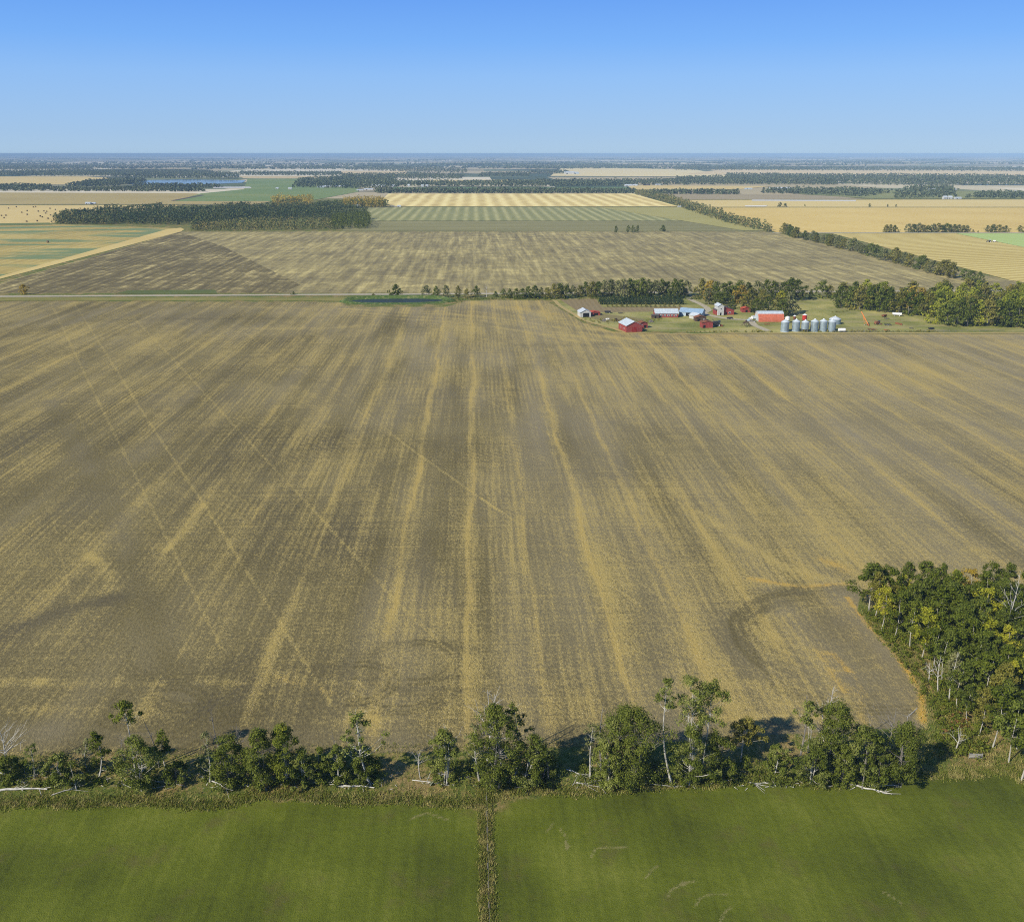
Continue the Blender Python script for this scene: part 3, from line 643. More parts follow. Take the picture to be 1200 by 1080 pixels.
S('track_scar', [(200, 235.4), (204, 235.8), (240, 229), (236, 228.6)], 0.7, simple('dark_earth_bank', (0.10, 0.08, 0.06)), 'dark earth bank across the green crop', 'bank')
S('stubble_field', [(-90, 216.8), (105, 216.4), (135, 209), (100, 207), (-90, 207)], 0.55, fBale, 'pale field behind the long windbreak of trees', 'field')
S('stubble_field', [(286, 209.3), (450, 209.3), (450, 206.6), (280, 206.6)], 0.6, field_mat('pinkish_stubble', [(0.2, (0.42, 0.33, 0.22)), (0.8, (0.50, 0.41, 0.28))], 0), 'pinkish pale field beyond the green crop', 'field')
S('pale_strip', [(249, 219.2), (293, 219.2), (295, 220.6), (250, 220.6)], 0.8, simple('pale_bare_strip', (0.62, 0.60, 0.56)), 'long white strip beside the green crop', 'strip')
fG = field_mat('gold_stubble', [(0.2, (0.46, 0.36, 0.17)), (0.5, (0.62, 0.51, 0.27)), (0.8, (0.72, 0.62, 0.36))], 36, 0, 0.5, 0.004, 0.3, 0.08)
S('stubble_field', [(440, 242.2), (795, 242.2), (742, 227.2), (455, 227.2)], 0.5, fG, 'golden stubble field with broad stripes behind the green striped one', 'field')
fGr = field_mat('green_striped_crop', [(0.2, (0.17, 0.185, 0.09)), (0.5, (0.25, 0.25, 0.13)), (0.8, (0.35, 0.34, 0.19))], 20, 0, 0.45, 0.005, 0.3, 0.1, None, 0, 0, 0.15)
S('crop_field', [(425, 259), (840, 259), (797, 242.9), (432, 242.9)], 0.40, fGr, 'green striped crop between golden stubble and grey green field', 'field')
S('crop_field', [(400, 271), (898, 271), (843, 259.2), (412, 259.2)], 0.3, field_mat('grey_green_field', [(0.2, (0.15, 0.145, 0.075)), (0.8, (0.25, 0.235, 0.13))], 70, 88, 0.15, 0.004, 0.6, 0.15), 'plain grey green field with small dark bushes', 'field')
S('grass_strip', [(700, 243), (797, 243), (898, 270.4), (870, 270.4)], 0.6, field_mat('olive_margin', [(0.2, (0.24, 0.23, 0.09)), (0.8, (0.36, 0.33, 0.15))], 0), 'olive grass margin along the diagonal windbreak', 'grass')
fR = field_mat('ripe_grain', [(0.2, (0.40, 0.28, 0.10)), (0.5, (0.54, 0.41, 0.17)), (0.8, (0.60, 0.48, 0.24))], 26, 78, 0.16, 0.0035, 0.6, 0.12)
S('grain_field', [(812, 243.5), (1330, 243.5), (1330, 273), (912, 273)], 0.35, fR, 'ripe golden field behind the diagonal windbreak', 'field')
S('grain_field', [(780, 234.6), (1330, 234.0), (1330, 242.8), (808, 242.8)], 0.45, field_mat('bright_stubble', [(0.2, (0.48, 0.37, 0.18)), (0.8, (0.60, 0.50, 0.27))], 0, 0, 0, 0.003, 0.5, 0.1), 'narrow bright golden strip behind the ripe field', 'field')
S('ploughed_field', [(752, 228.2), (940, 228.2), (1015, 233.6), (776, 234.2)], 0.55, field_mat('pale_ploughed', [(0.2, (0.24, 0.20, 0.15)), (0.8, (0.34, 0.285, 0.21))], 0), 'grey brown ploughed field below a row of dark trees', 'field')
S('pale_strip', [(881, 234.4), (1003, 234.8), (1003, 236.2), (881, 235.8)], 0.8, simple('white_strip', (0.66, 0.62, 0.54)), 'thin white strip at the top of the golden field', 'strip')  # bare dirt, drawn as a thin pale sheet
S('pale_strip', [(872, 241.2), (900, 241.2), (897, 242.5), (874, 242.5)], 0.8, simple('white_patch', (0.70, 0.66, 0.56)), 'short white patch where the windbreak meets the golden field', 'strip')  # another patch of bare dirt
fL = field_mat('lined_gold', [(0.2, (0.33, 0.26, 0.10)), (0.5, (0.46, 0.37, 0.16)), (0.8, (0.55, 0.47, 0.23))], 15, 72, 0.5, 0.005, 0.4, 0.15, None, 0, 0, 0.25)
S('swathed_field', [(975, 273.8), (1330, 273.8), (1330, 350), (1185, 329)], 0.30, fL, 'golden field with fine curved swath lines and a tractor', 'field')
S('crop_field', [(1120, 273.9), (1330, 273.9), (1330, 305), (1200, 290)], 0.5, field_mat('mint_crop', [(0.2, (0.30, 0.40, 0.16)), (0.8, (0.38, 0.48, 0.22))], 20, 72, 0.2, 0.005, 0.4, 0.1), 'light green wedge of crop beside the tractor', 'field')
S('crop_field', [(470, 224.6), (740, 224.6), (735, 219.4), (455, 219.6)], 0.7, field_mat('teal_crop', [(0.2, (0.065, 0.13, 0.055)), (0.8, (0.12, 0.19, 0.085))], 0), 'dark green crop between two tree belts', 'field')
S('stubble_field', [(742, 222.6), (860, 222.8), (905, 218.4), (735, 217.6)], 0.75, fBale, 'pale stubble field between tree rows near the white sheds', 'field')
S('stubble_field', [(645, 206.4), (860, 207.4), (815, 199), (660, 196)], 0.8, field_mat('pale_far_stubble', [(0.2, (0.56, 0.47, 0.31)), (0.8, (0.64, 0.55, 0.38))], 0), 'large pale field far beyond the tree belts', 'field')
S('stubble_field', [(800, 204.6), (1330, 206.6), (1330, 201.4), (850, 198.4)], 0.85, field_mat('pale_far_stubble_two', [(0.2, (0.52, 0.41, 0.28)), (0.8, (0.58, 0.47, 0.33))], 0), 'long pinkish field behind the far wide wood', 'field')
S('pasture_field', [(905, 222), (1330, 226), (1330, 233.5), (1020, 232.6), (940, 228)], 0.6, field_mat('far_green_pasture', [(0.2, (0.13, 0.16, 0.07)), (0.8, (0.26, 0.26, 0.12))], 60, 80, .3), 'green pastures around the far farmstead', 'field')
S('stubble_field', [(400, 205.4), (478, 205.4), (476, 200.4), (400, 200.4)], 0.85, field_mat('pale_far_stubble_three', [(0.2, (0.48, 0.38, 0.26)), (0.8, (0.56, 0.45, 0.32))], 0), 'pinkish far field behind the village trees', 'field')
S('stubble_field', [(500, 213.2), (625, 213.6), (622, 211), (500, 211)], 0.85, fBale, 'thin pale field between far tree belts', 'field')

# water
wm = NB('calm_water'); wm.b.inputs['Base Color'].default_value = (0.02, 0.045, 0.075, 1); wm.b.inputs['Roughness'].default_value = 0.10; wm.b.inputs['Specular IOR Level'].default_value = 0.25
wm.bump(wm.noise(0.5, 3), 0.15, 0.1); wm = wm.m
S('lake_water', [(143, 215.2), (168, 211.4), (210, 210.8), (245, 211.0), (288, 211.6), (284, 214.4), (240, 216.4), (200, 216.6), (165, 217)], 0.9, wm, 'long blue lake beyond the windbreak', 'lake')
S('lake_water', [(1110, 215.6), (1215, 216.2), (1215, 217.6), (1130, 217.2)], 0.9, wm, 'thin blue lake below the far wide wood', 'lake')

# --- roads
road_m = NB('pale_gravel'); rk = road_m.noise(0.5, 4); road_m.col(road_m.ramp(rk, [(0.3, (0.33, 0.29, 0.20)), (0.7, (0.46, 0.41, 0.30))])); road_m = road_m.m
def ribbon(name, pts, width, z, mat, label, cat, kind='structure', sub=6, jit=0.0):
    P = [np.array(p, float) for p in pts]; C = []
    for i in range(len(P) - 1):
        p0, p1, p2, p3 = P[max(i - 1, 0)], P[i], P[i + 1], P[min(i + 2, len(P) - 1)]
        for k in range(sub):
            t = k / sub; C.append(0.5 * ((2 * p1) + (-p0 + p2) * t + (2 * p0 - 5 * p1 + 4 * p2 - p3) * t * t + (-p0 + 3 * p1 - 3 * p2 + p3) * t ** 3))
    C.append(P[-1]); v = []
    for i, c in enumerate(C):
        d = C[min(i + 1, len(C) - 1)] - C[max(i - 1, 0)]; d /= np.linalg.norm(d); nrm = np.array([-d[1], d[0]]); wv = width / 2 * (1 + jit * (random.random() - .5))
        a = c - nrm * wv; b = c + nrm * wv; v += [(a[0], a[1], 0), (b[0], b[1], 0)]
    me = bpy.data.meshes.new(name); me.from_pydata(v, [], [[2 * i, 2 * i + 2, 2 * i + 3, 2 * i + 1] for i in range(len(C) - 1)]); me.update()
    if me.polygons[0].normal.z < 0: me.flip_normals()
    o = link(name, me, mat, loc=(0, 0, z)); return tag(o, label, cat, None, kind)
YR = G(200, 346.4)[1]
ribbon('gravel_road', [(-900, YR), (-300, YR), (0, YR), (400, YR + 2), (900, YR)], 8.5, 0.20, road_m, 'straight pale gravel road between the two large stubble fields', 'road')
ribbon('gravel_road', GP([(-100, 239.9), (215, 239.9), (330, 243.6), (455, 243.4), (458, 241), (475, 241.2)]), 7, 0.75, simple('far_road', (0.30, 0.27, 0.21)), 'far lane at the edge of the pine wood', 'road')
ribbon('gravel_road', GP([(905, 273.2), (1000, 273.2), (1330, 273.4)]), 9, 0.62, simple('pale_lane', (0.50, 0.46, 0.32)), 'thin pale lane across the golden fields', 'road')

# --- farmyard
yard = field_mat('farmyard_grass', [(0.2, (0.10, 0.12, 0.035)), (0.45, (0.19, 0.20, 0.068)), (0.8, (0.38, 0.34, 0.16))], 0, 0, 0, 0.03, 1.2, 0.5, (0.32, 0.27, 0.13), 0.5, 0.3)
S('farmyard_lawn', [(643, 349.6), (1400, 346), (1400, 389.4), (800, 389.4), (722, 387.4), (688, 377), (660, 360)], 0.13, yard, 'worn green grass of the farmyard', 'lawn')
S('garden_soil', [(655, 350.6), (698, 350), (706, 360), (802, 360), (800, 365), (700, 366), (676, 364)], 0.18, field_mat('garden_soil', [(0.2, (0.15, 0.12, 0.08)), (0.8, (0.25, 0.20, 0.13))], 4, 0, .2), 'brown bare garden soil behind the farm sheds', 'soil')
S('worn_ground', [(676, 366), (700, 367), (756, 374), (748, 379), (700, 375), (684, 371)], 0.19, field_mat('worn_ground', [(0.2, (0.13, 0.11, 0.06)), (0.8, (0.25, 0.22, 0.12))], 0), 'brown trodden ground with weeds between the sheds', 'soil')
ribbon('farm_drive', GP([(806, 345), (809, 351), (822, 357), (830, 363), (825, 367.5), (838, 371), (856, 374), (878, 375.5), (884, 381), (900, 388)]), 5.0, 0.22, road_m, 'curving pale gravel drive through the farmyard', 'drive')
ribbon('farm_drive', GP([(830, 364), (822, 366.5), (815, 370)]), 6.0, 0.225, road_m, 'short gravel spur of the farm drive by the blue roofed barn', 'drive')
ribbon('dirt_track', GP([(650, 352), (657, 359), (672, 368), (686, 376), (716, 384), (740, 390), (820, 392), (900, 390.6), (1400, 390.6)]), 3.2, 0.21, field_mat('dusty_track', [(0.2, (0.24, 0.19, 0.10)), (0.8, (0.44, 0.36, 0.19))]), 'dusty track skirting the farmyard', 'track')

# dugout pond with raised grassy banks
px0, py0 = G(466, 352.6)
def ring(rx, ry, z, n=48): return [(px0 + rx * math.copysign(abs(math.cos(2 * PI * k / n)) ** 0.75, math.cos(2 * PI * k / n)), py0 + ry * math.sin(2 * PI * k / n), z) for k in range(n)]
def tilt(pts): return [(a, b, c * (0.30 + 0.95 * (0.5 + 0.5 * max(-1, min(1, (b - py0) / 14)))) if c > 0.5 else c) for a, b, c in pts]  # far bank raised so the water mirrors it instead of the sky
mb = MB(); levels = [(48, 20, 0.0), (44, 17, 1.9), (42, 15, 1.9), (37, 9.5, 0.2)]; vs = []
for l in levels: vs += tilt(ring(*l))
fs = []
for i in range(3):
    for k in range(48): k2 = (k + 1) % 48; fs.append([i * 48 + k, i * 48 + k2, (i + 1) * 48 + k2, (i + 1) * 48 + k])
mb.add(vs, fs)
bankm = NB('lush_bank'); bankm.col(bankm.ramp(bankm.noise(0.4, 4), [(0.3, (0.05, 0.085, 0.018)), (0.55, (0.085, 0.13, 0.028)), (0.75, (0.28, 0.25, 0.11))])); bankm = bankm.m
tag(mb.build('pond_bank', bankm, loc=(0, 0, 0.1)), 'green raised bank round the narrow dugout pond', 'bank', None, 'structure')
pw = MB(); pw.add(ring(38.0, 10.4, 0.36), [list(range(48))]); pwm = simple('pond_dark_reflection', (0.035, 0.05, 0.045), 0.55); pwm.node_tree.nodes['Principled BSDF'].inputs['Specular IOR Level'].default_value = 0.08; tag(pw.build('pond_water', pwm, loc=(0, 0, 0.0)), 'dark narrow water of the dugout pond', 'pond', None, 'structure')  # dark reflection of bank and trees put into the base colour
S('grass_strip', [(-60, 352.8), (-60, 348.4), (408, 349.0), (408, 353.6), (380, 352.4), (200, 352.2)], 0.17, field_mat('ditch_grass', [(0.2, (0.11, 0.12, 0.035)), (0.8, (0.26, 0.23, 0.09))], 0, 0, 0, 0.02, .8), 'olive ditch grass on the near side of the gravel road', 'grass')
S('grass_strip', [(135, 344.4), (200, 345), (255, 344.2), (252, 339.8), (150, 340.4)], 0.19, field_mat('green_hollow', [(0.2, (0.06, 0.085, 0.03)), (0.8, (0.15, 0.17, 0.06))], 0, 0, 0, 0.02, .8), 'green weedy hollow beside the gravel road', 'grass')

# ================================================================== THE TREE LINE BETWEEN PASTURE AND STUBBLE
# (base px, base py, top py, width px, kind, lean px, label)
FT = [
 (10, 916, 887, 30, 'bush', 0, 'low green sapling under the bleached dead tree at the end of the tree row'),
 (40, 912, 872, 22, 'scrub', 4, 'thin scrubby poplar over the long white fallen log'),
 (70, 920, 884, 34, 'bushl', 0, 'small spreading poplar with a pale stem behind the long white fallen log'),
 (90, 926, 892, 22, 'scrub', -3, 'small pale stemmed sapling at the pasture edge beside the long white fallen log'),
 (104, 904, 866, 20, 'thin', 2, 'wispy grey green sapling beside a slim upright poplar'),
 (116, 912, 855, 17, 'slim', 6, 'slim upright poplar with a leafy pointed top and white stem'),
 (160, 910, 822, 30, 'flag', -3, 'tall poplar whose leaves sit flag-like on one side above a forked white bare trunk'),
 (166, 926, 862, 44, 'bushl', 0, 'leafy bush poplar at the foot of the tall flag-topped poplar'),
 (196, 906, 857, 19, 'slim', -3, 'slim poplar with a white lower stem beside the leaning dead pole'),
 (207, 918, 893, 26, 'bushl', 0, 'low leafy sapling below the slim poplar near the leaning dead pole'),
 (246, 916, 858, 26, 'thin', 3, 'slender poplar with a long white trunk at the start of the dense bush clump'),
 (272, 920, 861, 44, 'bush', 0, 'broad round bushy poplar, first of the dense clump with the yellow tipped tree'),
 (308, 924, 853, 44, 'bush', 0, 'dense dark poplar in the middle of the clump with the yellow tipped tree'),
 (338, 918, 848, 42, 'bushy', -2, 'bushy poplar with a yellow tipped crown in the dense clump'),
 (357, 922, 878, 30, 'bushl', 0, 'smaller pale green poplar below the yellow tipped tree'),
 (376, 916, 876, 20, 'dark', 0, 'small dark pointed tree in the gap beside the dense clump'),
 (397, 918, 872, 24, 'bushl', 0, 'young poplar at the foot of the broken topped poplar'),
 (434, 920, 834, 42, 'lean', -14, 'poplar with a broken white top and leaning trunk above a fallen log'),
 (423, 918, 884, 36, 'bush', 0, 'round dark bush beneath the broken topped leaning poplar'),
 (523, 918, 853, 34, 'bushl', 0, 'lone rounded poplar standing between the shaded gap and the fence corner'),
 (562, 915, 840, 26, 'thin', -6, 'slim poplar with a tufted crown beside the fence corner'),
 (578, 924, 824, 50, 'bush', 4, 'tall leafy poplar with bleached dead tips standing at the fence corner'),
 (604, 912, 823, 26, 'slimd', 0, 'dark topped poplar just behind the tall one at the fence corner'),
 (613, 920, 862, 44, 'bushl', 18, 'poplar with a white trunk leaning strongly away from the fence corner'),
 (637, 914, 874, 34, 'bushl', 0, 'pale green leafy sapling beside the strongly leaning white trunk'),
 (692, 912, 846, 28, 'thin', 0, 'thin grey stemmed poplar beside the widest bushy tree of the row'),
 (708, 922, 866, 34, 'bushl', 0, 'low leafy poplar in front of the widest bushy tree of the row'),
 (740, 919, 826, 66, 'bush', 0, 'widest and densest bushy poplar of the tree row'),
 (722, 916, 840, 40, 'bushl', -4, 'rounded poplar shouldering the widest bushy tree of the row'),
 (787, 919, 795, 26, 'crook', -17, 'tall poplar with a long crooked white trunk and small high crown'),
 (806, 914, 792, 46, 'high', -3, 'tallest poplar of the row with white limbs below an open crown'),
 (822, 908, 796, 40, 'high', 6, 'tall twin poplar behind the tallest one with a rounded open crown'),
 (808, 919, 850, 44, 'bushl', 0, 'leafy young poplar hiding the trunks of the two tallest trees'),
 (838, 912, 856, 36, 'bush', 0, 'dark bushy poplar on the shaded side of the two tallest trees'),
 (868, 892, 840, 34, 'yellowish', 2, 'small poplar with yellow green crown and short white stem next to the bare gap'),
 (906, 912, 872, 28, 'bushl', 3, 'low sapling at the open end of the thick clump before the woodlot'),
 (941, 914, 820, 21, 'two', -2, 'slim poplar with two straight white trunks and a small dark crown'),
 (972, 914, 818, 46, 'bush', 0, 'tall broad poplar in the thick clump before the woodlot'),
 (950, 918, 866, 42, 'bushl', 0, 'leafy poplar below the one with two straight white trunks'),
 (1008, 920, 848, 40, 'bushl', 0, 'light green poplar in the middle of the thick clump before the woodlot'),
 (1027, 920, 872, 38, 'bush', 0, 'lower rounded poplar beside the grey dead tree in the thick clump'),
 (1052, 918, 843, 50, 'bush', 3, 'dark bushy poplar casting shade on the grass corner before the woodlot'),
 (985, 920, 872, 34, 'bush', 0, 'short dense poplar over the fallen logs in the thick clump'),
]
fgmesh = {}
for i, (bx, by, ty, wp, kind, lp, lab) in enumerate(FT):
    x, y = G(bx, by); h = height_for(bx, by, ty); k = ppm(x, y); wd = wp / k; ln = (lp / k, 0)
    sd = 100 + i; bk = M['bark']; lf = L['poplar']
    if kind in ('bush', 'bushl', 'bushy', 'dark', 'yellowish'):
        bk = M['greywood'] if kind in ('bush', 'dark') or i % 3 == 0 else bk
        lf = L[{'bush': 'dark', 'bushl': 'poplar', 'bushy': 'lush', 'dark': 'dark', 'yellowish': 'olive'}[kind]]
        n = int(16 + wd * h * 0.75); mb, lv = tree_meshes(h, wd, 0.07, sd, n, 120, 0.27, max(0.6, wd * 0.13), ln, shape=0.85, stems=3 if wd > 5 else 1, limb_every=2, gap=0.5)
        if i % 2 == 0:
            d = dead_mesh(h * 1.03, 440 + i, 0.24, 12, (ln[0] + 0.12 * wd * (-1) ** i, 0), 0.07); mb.add(d.v, d.f)
        if kind == 'yellowish': mb, lv = tree_meshes(h, wd, 0.40, sd, n, 120, 0.27, max(0.5, wd * 0.13), ln, limb_every=2)
    elif kind in ('slim', 'slimd'):
        lf = L['dark' if kind == 'slimd' else 'lush']; mb, lv = tree_meshes(h, wd, 0.40, sd, 24, 60, 0.32, 0.62, ln, shape=0.7)
    elif kind == 'thin':
        mb, lv = tree_meshes(h, wd, 0.30, sd, 22, 36, 0.30, 0.6, ln, shape=0.8, gap=0.6); lf = L['grey']
    elif kind == 'scrub':
        mb, lv = tree_meshes(h, wd, 0.35, sd, 14, 34, 0.30, 0.6, ln, gap=0.6)
    elif kind == 'flag':
        mb, lv = tree_meshes(h, wd, 0.72, sd, 26, 60, 0.32, 0.7, ln, shape=0.7, gap=0.55); lf = L['lush']
    elif kind == 'lean':
        mb, lv = tree_meshes(h, wd, 0.42, sd, 34, 58, 0.32, 0.8, ln, shape=0.9, gap=0.6, trunk_r=0.24)
        d = dead_mesh(h * 0.42, 77, 0.35, 9, (-0.6, 0)); mb.add([(a + ln[0] * 0.62, b, c + h * 0.62) for a, b, c in d.v], d.f)
    elif kind == 'crook':
        mb, lv = tree_meshes(h, wd, 0.74, sd, 22, 60, 0.32, 0.7, ln, gap=0.5, trunk_r=0.24)
    elif kind == 'high':
        mb, lv = tree_meshes(h, wd, 0.56, sd, 44, 100, 0.27, 0.95, ln, shape=0.75, gap=0.45, trunk_r=0.22, stems=2)
    elif kind == 'two':
        mb, lv = tree_meshes(h, wd, 0.66, sd, 22, 66, 0.32, 0.7, ln, stems=2, trunk_r=0.2)
    t = plant_tree('poplar_tree', x, y, mb, lv, lf, bk, lab, 'tree', 'poplars in the row between pasture and stubble')
    if kind == 'bushy':
        c = crown_points(h, wd * 0.5, 0.75, 9, np.random.default_rng(5)); lv2 = leaf_quads(c, np.full(9, 0.6), 45, 0.32, np.random.default_rng(6))
        link('yellow_leaves', mesh_np('yellow_leaves', lv2, quads_idx(len(lv2))), L['lime'], t)

DT = [
 (8, 906, 849, 'bleached', 2, 0.5, 'bleached dead tree with forked white limbs at the end of the tree row'),
 (187, 900, 838, 'pole', -9, 0.10, 'leaning dead pole between the flag-topped poplar and a slim poplar'),
 (258, 902, 831, 'grey', 0, 0.14, 'thin dead spike rising behind the round bushy poplar'),
 (282, 890, 848, 'grey', 0, 0.3, 'small twiggy dead top showing behind the dense clump'),
 (150, 905, 858, 'grey', -3, 0.2, 'thin dead sapling beside the leafy foot of the flag-topped poplar'),
 (493, 912, 880, 'bleached', -3, 0.4, 'short bare snag with twigs in the shaded gap'),
 (394, 900, 857, 'grey', -2, 0.15, 'dead slender stem next to the broken topped leaning poplar'),
 (572, 900, 807, 'bleached', 2, 0.26, 'tall bleached dead tree with fine white tips behind the fence corner poplar'),
 (586, 902, 812, 'bleached', -4, 0.22, 'second bleached dead top, curved, beside the tallest bleached one at the fence corner'),
 (523, 905, 850, 'bleached', 0, 0.35, 'grey dead twigs poking out of the lone rounded poplar'),
 (703, 905, 826, 'grey', 0, 0.12, 'thin grey dead spike beside the widest bushy tree'),
 (962, 902, 806, 'bleached', 1, 0.2, 'bleached dead top behind the tall broad poplar of the thick clump'),
 (1037, 905, 829, 'grey', 1, 0.40, 'grey twiggy dead tree between the rounded and the dark bushy poplar'),
 (938, 900, 812, 'grey', -2, 0.16, 'fine grey dead top above the poplar with two white trunks'),
]
for i, (bx, by, ty, kd, lp, sp, lab) in enumerate(DT):
    x, y = G(bx, by); h = height_for(bx, by, ty); k = ppm(x, y)
    mb = dead_mesh(h, 300 + i, sp, 18 if sp > 0.12 else 6, (lp / k, 0), sub=3)
    # trunk and its boughs are one grown body
    o = mb.build('dead_tree', M['deadwood'] if kd == 'bleached' else M['greywood'], loc=(x, y, 0)); tag(o, lab, 'dead tree', 'dead trees standing in the row')

LOGS = [
 ((-5, 927), (57, 925), 0.24, 'long white fallen log lying at the pasture edge'), ((238, 911), (269, 926), 0.16, 'crooked pale fallen log below the slender poplar'),
 ((176, 913), (196, 919), 0.13, 'short pale log half hidden beside the leafy bush poplar'),
 ((395, 921), (440, 924), 0.20, 'white fallen log under the broken topped leaning poplar'), ((483, 914), (526, 921), 0.10, 'thin pale pole lying in brush by the lone rounded poplar'),
 ((663, 901), (684, 909), 0.13, 'dark broken branch lying in the shaded gap past the leaning trunk'), ((686, 906), (707, 926), 0.18, 'fallen white trunk slanting toward the widest bushy tree'), ((676, 918), (694, 920), 0.12, 'short white branch crossing the slanting fallen trunk'),
 ((994, 919), (1045, 933), 0.20, 'longest fallen log, slanting through the grass below the thick clump'), ((1020, 921), (1052, 921), 0.14, 'weathered log lying level beneath the dark bushy poplar'),
 ((878, 917), (888, 921), 0.16, 'pale log stub in the grass between two clumps'), ((1112, 856), (1126, 860), 0.14, 'pale log on the bank at the woodlot corner'),
 ((0, 905), (30, 918), 0.12, 'greyish branch lying under the bleached dead tree'), ((60, 932), (100, 920), 0.10, 'thin dark branch slanting out of the bushes onto the pasture'),
 ((1075, 830), (1062, 842), .1, 'small pale stick at the rounded corner of the stubble field')]
for i, (a, b, r, lab) in enumerate(LOGS):
    A = np.array([*G(*a), r]); B = np.array([*G(*b), r * 1.4]); rg = np.random.default_rng(500 + i); mb = MB()
    mid = [A + (B - A) * t + np.array([0, 0, 0.10]) * math.sin(PI * t) + rg.normal(size=3) * [0.12, .12, .02] for t in (0, .2, .4, .6, .8, 1)]
    mb.tube(mid, [r * (1 - 0.55 * t) for t in (0, .2, .4, .6, .8, 1)], 7)
    for k in range(7):
        t = 0.25 + 0.7 * rg.random(); p = A + (B - A) * t; d = (B - A) / np.linalg.norm(B - A) + rg.normal(size=3) * 0.8; d[2] = abs(d[2]) * 0.7; mb.tube([p, p + d * (0.6 + rg.random())], [r * 0.35, r * 0.1], 4, False)
    tag(mb.build('fallen_log', M['deadwood']), lab, 'log', 'fallen logs along the tree row')

# undergrowth, rough grass: nobody could count them
def scatter_tufts(name, pts, hgt, wid, per, mat, label, seed, kind='stuff', cat='grass'):
    rg = np.random.default_rng(seed); n = len(pts); P = np.repeat(np.array(pts), per, axis=0); N = len(P)
    P = P + rg.normal(size=(N, 2)) * wid * 0.5; h = hgt * (0.5 + 0.9 * rg.random(N)); az = rg.random(N) * 2 * PI; w2 = wid * 0.16 * (0.6 + 0.8 * rg.random(N))
    dx, dy = np.cos(az) * w2, np.sin(az) * w2; lx, ly = rg.normal(size=N) * h * 0.35, rg.normal(size=N) * h * 0.35
    z = np.full(N, 0.02)
    v = np.stack([np.stack([P[:, 0] - dx, P[:, 1] - dy, z], 1), np.stack([P[:, 0] + dx, P[:, 1] + dy, z], 1), np.stack([P[:, 0] + lx, P[:, 1] + ly, h], 1)], 1).reshape(-1, 3)
    o = link(name, mesh_np(name, v, None, np.arange(N * 3).reshape(-1, 3)), mat); return tag(o, label, cat, None, kind)
tuft_m = leaf_mat('dry_grass_blades', [(0.0, (0.11, 0.155, 0.020)), (0.55, (0.21, 0.235, 0.042)), (0.75, (0.34, 0.28, 0.095)), (1.0, (0.52, 0.43, 0.18))], 0.3)
gpts = []
for k in range(15000):
    X = rng.uniform(-115, 112); Y = np.interp(X, [-115, -30, 0, 20, 112], [145.3, 145.0, 143, 146, 147.5]) + abs(rng.normal()) * 2.0 - 0.2 + 1.5 * math.sin(X * 0.21) * math.sin(X * 0.057 + 1) - (1.4 * rng.random() ** 3)
    gpts.append((X, Y))
for k in range(4500): gpts.append((FX - 0.75 + rng.normal() * 0.34 if rng.random() < .75 else FX + .7 + rng.normal() * .3, rng.uniform(98, 150)))
for k in range(5000): gpts.append((rng.uniform(-115, 112), rng.uniform(150, 162)))
scatter_tufts('rough_grass', gpts, 0.45, 0.5, 3, tuft_m, 'tall dry and green grass along the fence and tree row', 21)
def clump_mass(name, P, h, crad, per, leaf, mat, label, seed, cat='undergrowth'):
    rg = np.random.default_rng(seed); P = np.array(P); n = len(P); hh = h * (0.4 + 0.9 * rg.random(n))
    c = np.concatenate([P, (hh * 0.6)[:, None]], 1); lv = leaf_quads(c, crad * (0.6 + 0.7 * rg.random(n)), per, leaf, rg, flat=0.8); lv[:, 2] = np.maximum(lv[:, 2], 0.03)
    return tag(link(name, mesh_np(name, lv, quads_idx(len(lv))), mat), label, cat, None, 'stuff')
up = []
segs = [(0, 105, 14), (105, 240, 10), (240, 450, 34), (500, 540, 5), (545, 660, 18), (680, 900, 32), (900, 1068, 26)]
for a, b, n in segs:
    for k in range(int(n * 5.5)):
        px = random.uniform(a, b); py = random.uniform(892, 923); up.append(G(px, py))
clump_mass('undergrowth', up, 1.6, 0.85, 60, 0.28, L['dark'], 'low brush and saplings under the tree row', 31)
# woodlot edge brush
wp_, wp2 = [], []
for k in range(640):
    t = random.random(); px = np.interp(t, [0, .25, .5, .75, 1], [1008, 1036, 1074, 1094, 1098]) + random.uniform(2, 60); py = np.interp(t, [0, .25, .5, .75, 1], [715, 750, 800, 840, 885]) + random.uniform(-4, 8)
    (wp_ if random.random() < 0.72 else wp2).append(G(px, py))
clump_mass('undergrowth', wp_, 1.5, 0.8, 55, 0.30, L['lush'], 'green brush along the field edge of the woodlot', 32)
clump_mass('undergrowth', wp2, 1.2, 0.7, 45, 0.30, L['olive'], 'yellowing brush and weeds along the field edge of the woodlot', 33)
rp = [G(1122 + random.gauss(0, 8), 850 + random.gauss(0, 6)) for _ in range(16)]
clump_mass('undergrowth', rp, 1.4, 0.6, 45, 0.3, L['rust'], 'reddish autumn brush at the woodlot corner', 34)
eg = [G(random.uniform(1000, 1200), random.uniform(700, 930)) for _ in range(6000)]
eg = [p for p in eg if inpoly(np.array([p[0]]), np.array([p[1]]), GP([(1000, 692), (1012, 730), (1066, 795), (1082, 830), (1080, 890), (1140, 886), (1210, 930), (1210, 700)]))[0]]
scatter_tufts('rough_grass', eg, 0.6, 0.6, 3, tuft_m, 'long grass between the woodlot edge and the stubble', 35)
sticks = MB(); rg = np.random.default_rng(77)
for k in range(330):
    px = rg.uniform(0, 1068); py = rg.uniform(903, 925)
    if 445 < px < 485 and rg.random() < .4: continue
    a = np.array([*G(px, py), 0.1 + 0.5 * rg.random()]); d = rg.normal(size=3) * [1.0, 0.5, 0.35]; sticks.tube([a, a + d * (0.6 + 1.6 * rg.random())], [0.06, 0.02], 4, False)
tag(sticks.build('brush_debris', M['deadwood']), 'pale broken sticks littering the foot of the tree row', 'debris', None, 'stuff')

